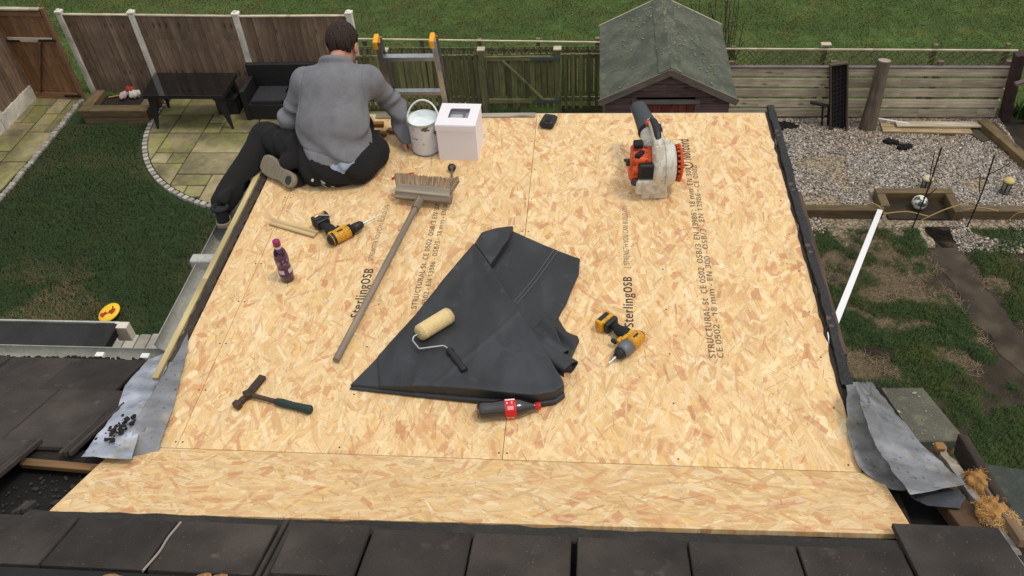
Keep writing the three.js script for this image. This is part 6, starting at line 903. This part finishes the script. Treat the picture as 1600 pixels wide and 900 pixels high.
// ---------- the seated man ----------
{
  const person = T('person', 'man in grey sweatshirt and black trousers seated with his back turned', 'person', [-1.28, D, -3.42]);
  const skin = mat(0xc08d77, { roughness: 0.6 }), grey = mat(0x84858b, { map: fabricT, bumpMap: fabricB, bumpScale: 0.0006, roughness: 0.95 }), blk = mat(0x161516, { map: fabricT, bumpMap: fabricB, bumpScale: 0.0006, roughness: 0.92 });
  // joints
  const pel = [-1.275, 5.31, -3.42], mid = [-1.285, 5.45, -3.50], chest = [-1.28, 5.575, -3.61], nb = [-1.275, 5.665, -3.70], hd = [-1.264, 5.702, -3.84];
  const shL = [-1.442, 5.588, -3.67], shR = [-1.115, 5.596, -3.67], elL = [-1.56, 5.395, -3.62], elR = [-1.035, 5.40, -3.775], wrL = [-1.60, 5.335, -3.83], wrR = [-0.985, 5.262, -3.70];
  const hipL = [-1.375, 5.295, -3.44], hipR = [-1.175, 5.29, -3.42], knL = [-1.715, 5.285, -3.62], knR = [-1.24, 5.275, -3.74], anL = [-1.85, 5.165, -3.225], anR = [-1.53, 5.275, -3.40];
  const flat = (x, y, z, a, b, ra, rb, sx, cx) => cap((x - cx) * sx + cx, y, z, a, b, ra, rb);
  // clothes
  const torso = (x, y, z) => { let f = flat(x, y, z, pel, mid, 0.128, 0.117, 0.74, -1.28); f = smin(f, flat(x, y, z, mid, chest, 0.116, 0.118, 0.67, -1.28), 0.06); f = smin(f, cap(x, y, z, chest, nb, 0.105, 0.062), 0.07); f = smin(f, cap(x, y, z, shL, shR, 0.063, 0.063), 0.07); return f; };
  const hemAt = (x, y, z) => 0.86 * (y - 5.288) - 0.5 * (z + 3.36) + 0.33 * (x + 1.28) + 0.003 * Math.sin(x * 30);
  const folds = (x, y, z) => 0.010 * Math.sin(62 * (y + 0.45 * x + 0.25 * z) + 3 * fbm(x * 6 + 50, y * 6, 801, 2)) * sstep(5.5, 5.36, y) + 0.010 * (fbm(x * 9 + 50, y * 9 + z * 6 + 90, 803, 3) - 0.5);
  const sweat = (x, y, z) => {
    let f = torso(x, y, z); const aF = (s) => 0.008 * Math.sin(90 * s);
    f = smin(f, cap(x, y, z, shL, elL, 0.06, 0.054) + aF(y + x * 0.4) * sstep(5.54, 5.44, y), 0.05); f = smin(f, cap(x, y, z, elL, wrL, 0.054, 0.042), 0.03);
    f = smin(f, cap(x, y, z, shR, elR, 0.06, 0.052) + aF(y - x * 0.4) * sstep(5.54, 5.44, y), 0.05); f = smin(f, cap(x, y, z, elR, [wrR[0] + 0.012, wrR[1] - 0.022, wrR[2] + 0.015], 0.052, 0.042), 0.03);
    f += folds(x, y, z) * 0.9;
    const hm = hemAt(x, y, z); f += 0.004 * Math.exp(-(((hm - 0.05) / 0.006) ** 2)) + (hm < 0.05 ? 0.0012 * Math.sin(x * 420) : 0) + 0.0035 * Math.exp(-(((Math.abs(x + 1.278) - 0.155 + (y - 5.6) * 0.12) / 0.005) ** 2)) * sstep(5.47, 5.52, y);   // hem band and armhole seams
    const collar = Math.hypot(Math.hypot(x - nb[0], (y - nb[1] - 0.022) * 0.7 + (z - nb[2]) * 0.75) - 0.062, (y - nb[1] - 0.022) * 0.75 - (z - nb[2]) * 0.62) - 0.017; f = smin(f, collar, 0.02);
    f = Math.max(f, -cap(x, y, z, [nb[0], nb[1] + 0.02, nb[2] - 0.02], [hd[0], hd[1], hd[2]], 0.052, 0.05));
    // hem: lower at the right hip, open at the waist
    const hem = 0.86 * (y - 5.288) - 0.5 * (z + 3.36) + 0.33 * (x + 1.28) + 0.003 * Math.sin(x * 30); return Math.max(f, -hem - 0.0);
  };
  const pants = (x, y, z) => { const w = hemAt(x, y, z) + 0.002 - 1.5 * Math.max(0, Math.abs(x + 1.24) - 0.03); return z > -3.45 && Math.abs(x + 1.26) < 0.2 ? Math.max(pants0(x, y, z), w) : pants0(x, y, z); };
  const pants0 = (x, y, z) => {
    let f = ell(x, y, z, [-1.275, 5.285, -3.42], [0.172, 0.1, 0.14]); f = smin(f, cap(x, y, z, [-1.36, 5.272, -3.355], [-1.185, 5.272, -3.375], 0.085, 0.085), 0.05);
    f = smin(f, cap(x, y, z, [-1.17, 5.28, -3.39], [-1.105, 5.28, -3.50], 0.082, 0.08), 0.04); f = smin(f, cap(x, y, z, hipL, knL, 0.098, 0.08), 0.05); f = smin(f, cap(x, y, z, knL, anL, 0.076, 0.055), 0.02); f = smin(f, cap(x, y, z, hipR, knR, 0.098, 0.078), 0.05); f = smin(f, cap(x, y, z, knR, anR, 0.07, 0.052), 0.02);
    f += 0.010 * Math.sin(75 * (x * 0.6 + z * 0.7 + y) + 4 * fbm(x * 5 + 50, z * 5 + 50, 811, 2)) * (0.4 + 0.6 * fbm(x * 7 + 50, z * 7 + 50, 813, 2)) + 0.008 * (fbm(x * 12 + 50, z * 12 + y * 9 + 50, 815, 3) - 0.5);
    if (x > -1.76) f = Math.max(f, D + 0.003 - y);
    return f;
  };
  W(person, 'sweatshirt', nets(sweat, [-1.72, 5.2, -3.96], [-0.9, 5.8, -3.2], 0.0076), grey);
  W(person, 'trousers', nets(pants, [-2.02, 5.03, -3.93], [-0.98, 5.44, -3.18], 0.009), blk);
  W(person, 'undershirt', nets((x, y, z) => Math.max(pants0(x, y, z) + 0.006 + 0.003 * Math.sin(x * 110), Math.abs(x + 1.25) - 0.12, 5.25 - y, z < -3.44 ? 1 : -1), [-1.42, 5.22, -3.5], [-1.1, 5.42, -3.2], 0.006), mat(0xa9b7cc, { map: fabricT }));
  // body: head, neck and hands above a covered core, one surface
  const Fw = new THREE.Vector3(0.12, -0.36, -0.93).normalize(), Rt = new THREE.Vector3().crossVectors(Fw, new THREE.Vector3(0, 1, 0)).normalize(), Up = new THREE.Vector3().crossVectors(Rt, Fw);
  const HS = 1.07, loc = (x, y, z) => { const a = (x - hd[0]) * HS, b = (y - hd[1]) * HS, c = (z - hd[2]) * HS; return [a * Rt.x + b * Rt.y + c * Rt.z, a * Up.x + b * Up.y + c * Up.z, a * Fw.x + b * Fw.y + c * Fw.z]; };
  const head = (x, y, z) => {
    const [r, u, w] = loc(x, y, z); let f = ell(r, u, w, [0, 0.025, -0.01], [0.074, 0.088, 0.092]); f = smin(f, ell(r, u, w, [0, -0.045, 0.035], [0.056, 0.07, 0.062]), 0.04);
    f = smin(f, cap(r, u, w, [0, 0.01, 0.088], [0, -0.032, 0.106], 0.009, 0.014), 0.015); f = smin(f, ell(Math.abs(r), u, w, [0.03, 0.014, 0.082], [0.016, 0.006, 0.01]), 0.012); f = smin(f, ell(r, u, w, [0, -0.062, 0.09], [0.024, 0.01, 0.012]), 0.01);
    const er = Math.max(ell(Math.abs(r), u, w, [0.079, -0.012, -0.008], [0.011, 0.033, 0.021]), -ell(Math.abs(r), u, w, [0.09, -0.008, -0.004], [0.006, 0.02, 0.011])); f = smin(f, er, 0.008);
    return smin(f, cap(x, y, z, [nb[0], nb[1] - 0.03, nb[2]], [hd[0] - Fw.x * 0.03, hd[1] - 0.05, hd[2] + 0.025], 0.056, 0.051), 0.03);
  };
  const hand = (wr, d0, n0, side) => {
    const d = V(d0).normalize(), n = V(n0), l = new THREE.Vector3().crossVectors(d, n).normalize().multiplyScalar(side); n.crossVectors(l, d).multiplyScalar(side).normalize(); if (n.dot(V(n0)) < 0) n.negate();
    const at = (a, b, c) => [wr[0] + d.x * a + l.x * b + n.x * c, wr[1] + d.y * a + l.y * b + n.y * c, wr[2] + d.z * a + l.z * b + n.z * c];
    const seg = []; [[-0.03, 0.07, 0.0075], [-0.01, 0.08, 0.0082], [0.011, 0.077, 0.0082], [0.03, 0.066, 0.0078]].forEach(([b, L, r]) => { const k0 = at(0.085, b, 0.002), k1 = at(0.085 + L * 0.42, b * 1.12, -0.006), k2 = at(0.085 + L * 0.7, b * 1.16, -0.022), k3 = at(0.085 + L * 0.82, b * 1.16, -0.038); seg.push([k0, k1, r * 1.1, r], [k1, k2, r, r * 0.95], [k2, k3, r * 0.95, r * 0.82]); });
    const th = [[at(0.025, 0.028, -0.006), at(0.06, 0.052, -0.014), 0.013, 0.0105], [at(0.06, 0.052, -0.014), at(0.09, 0.056, -0.024), 0.0105, 0.0085]], pl = [[at(0, -0.012, 0), at(0.085, -0.028, 0), 0.017, 0.012], [at(0, 0, 0), at(0.088, 0.0, 0), 0.019, 0.0125], [at(0, 0.012, 0), at(0.085, 0.027, 0), 0.017, 0.012]];
    return [(x, y, z) => { let f = 1; for (const s of pl) f = smin(f, cap(x, y, z, ...s), 0.012); for (const s of th) f = smin(f, cap(x, y, z, ...s), 0.008); let g = 1; for (const s of seg) g = Math.min(g, cap(x, y, z, ...s)); return smin(f, g, 0.006); }, at(0.08, 0, 0)];
  };
  const [hR, cR] = hand(wrR, [0.35, -0.30, 0.2], [0.3, 0.9, 0.1], 1), [hL, cL] = hand(wrL, [-0.25, -0.15, -0.6], [0.1, 0.9, 0.1], -1), bx = (c, r) => [[c[0] - r, c[1] - r, c[2] - r], [c[0] + r, c[1] + r, c[2] + r]];
  const core = (x, y, z) => { let f = torso(x, y, z) + 0.03; for (const [a, b, r] of [[shL, elL, 0.045], [elL, wrL, 0.032], [shR, elR, 0.045], [elR, wrR, 0.03], [hipL, knL, 0.06], [knL, anL, 0.04], [hipR, knR, 0.06], [knR, anR, 0.038], [nb, hd, 0.045]]) f = smin(f, cap(x, y, z, a, b, r, r * 0.85), 0.03); return f; };
  W(person, 'body', mg([nets(head, ...bx([hd[0], hd[1] - 0.03, hd[2]], 0.16), 0.0042), nets(hR, ...bx(cR, 0.14), 0.004), nets(hL, ...bx(cL, 0.14), 0.004), nets(core, [-2.0, 5.05, -3.93], [-0.92, 5.82, -3.2], 0.018)]), skin);
  W(person, 'hair', nets((x, y, z) => { const [r, u, w] = loc(x, y, z); let f = ell(r, u, w, [0, 0.032, -0.012], [0.083, 0.094, 0.101]) - 0.005 * (fbm(x * 70 + 90, y * 40 + z * 60 + 90, 821, 3) - 0.4) - 0.004 * Math.sin(r * 420 + 30 * fbm(x * 50 + 50, z * 50 + 50, 823, 2)); const low = -(u + 0.055 - Math.max(0, w + 0.03) * 0.62 - 0.012 * Math.abs(r) / 0.08), ear = 0.03 - Math.hypot((u + 0.02) * 0.9, (w + 0.005)) ; return Math.max(f, low, w - 0.075 + Math.max(0, -u) * 1.5, Math.abs(r) > 0.06 ? ear : -1); }, ...bx([hd[0], hd[1] + 0.02, hd[2]], 0.15), 0.0042), mat(0x33241b, { roughness: 0.75 }));
  // shoes: heel at the origin, toe along x
  const shoe = (heel, toe, up, words) => {
    const X = V(toe).normalize(), U = V(up), Z = new THREE.Vector3().crossVectors(X, U).normalize(), Y = new THREE.Vector3().crossVectors(Z, X), m = new THREE.Matrix4().makeBasis(X, Y, Z).setPosition(...heel), g = new THREE.Group(); g.name = 'shoe';
    const wd = (x) => 0.036 + 0.014 * sstep(0.08, 0.2, x) - 0.004 * sstep(0.06, 0.11, x) * (1 - sstep(0.11, 0.17, x)), outline = (x, z) => { const e = Math.max(0.036 - x, 0, x - 0.225), r = x < 0.1 ? 0.036 : 0.047; return Math.max(Math.hypot(e, Math.abs(z) * (r / wd(clamp(x, 0.03, 0.23)))) - r, -1); };
    const up2 = nets((x, y, z) => { const h = 0.098 - 0.05 * sstep(0.07, 0.17, x) - 0.008 * sstep(0.2, 0.27, x); const d = outline(x, z) + 0.004 + 0.10 * Math.max(0, y - 0.03) * (0.35 + sstep(0.12, 0.25, x)); const q = Math.max(y - h, 0.018 - y); return Math.hypot(Math.max(d + 0.014, 0), Math.max(q + 0.014, 0)) + Math.min(Math.max(d + 0.014, q + 0.014), 0) - 0.014; }, [-0.02, 0, -0.07], [0.3, 0.12, 0.07], 0.0055);
    const so = nets((x, y, z) => { const d = outline(x, z) - 0.002, q = Math.abs(y - 0.013) - 0.015 + 0.004 * (Math.sin(x * 260) > 0.2 && y < 0.004 ? 1 : 0); return Math.hypot(Math.max(d + 0.006, 0), Math.max(q + 0.006, 0)) + Math.min(Math.max(d + 0.006, q + 0.006), 0) - 0.006; }, [-0.02, -0.012, -0.07], [0.3, 0.045, 0.07], 0.0045);
    for (const q of [up2, so]) q.applyMatrix4(m); const u = W(person, 'shoe', up2, mat(0x232427, { roughness: 0.8, map: fabricT }), words); W(u, 'sole', so, mat(0xa59a86, { map: mottleT, roughness: 0.85 }));
    const pad = cyl([0.035, -0.004, 0], [0.035, 0.006, 0], 0.022, 0.022, 18); pad.applyMatrix4(m); W(u, 'heel_pad', pad, mat(0x2d3632)); const cl = new THREE.TorusGeometry(0.036, 0.011, 8, 20); cl.rotateX(Math.PI / 2); cl.translate(0.05, 0.098, 0); cl.applyMatrix4(m); W(u, 'collar', uvm(cl), mBlackRough);
  };
  shoe([-1.825, 5.08, -3.11], [-0.42, -0.05, -0.9], [0.1, 1, 0.1], 'black shoe on the gutter'); shoe([-1.475, 5.255, -3.262], [-0.78, 0.06, -0.62], [0.2, -0.55, -0.8], 'black shoe with its worn pale sole turned to the camera');
  // dried paint on the seat of the trousers
  const cam = [0, 7.671, 0]; [[-1.385,5.25,-3.298], [-1.327,5.25,-3.287], [-1.322,5.23,-3.277], [-1.282,5.22,-3.28]].forEach((p, i) => { let t = 0.8, q; const at = (s) => [lerp(cam[0], p[0], s), lerp(cam[1], p[1], s), lerp(cam[2], p[2], s)]; while (t < 1.2 && pants(...(q = at(t))) > 0) t += 0.001; if (t < 1.2) { const g = new THREE.SphereGeometry(1, 10, 6); g.scale(0.007 + 0.005 * (i % 2), 0.002, 0.011 + 0.006 * (i % 3)); g.rotateX(0.9); g.rotateY(i); uvm(g); g.translate(...q); W(person, 'paint_spot', g, mat(0xbfbfbd, { roughness: 0.9 })); } });
}
renderer.render(scene, camera);
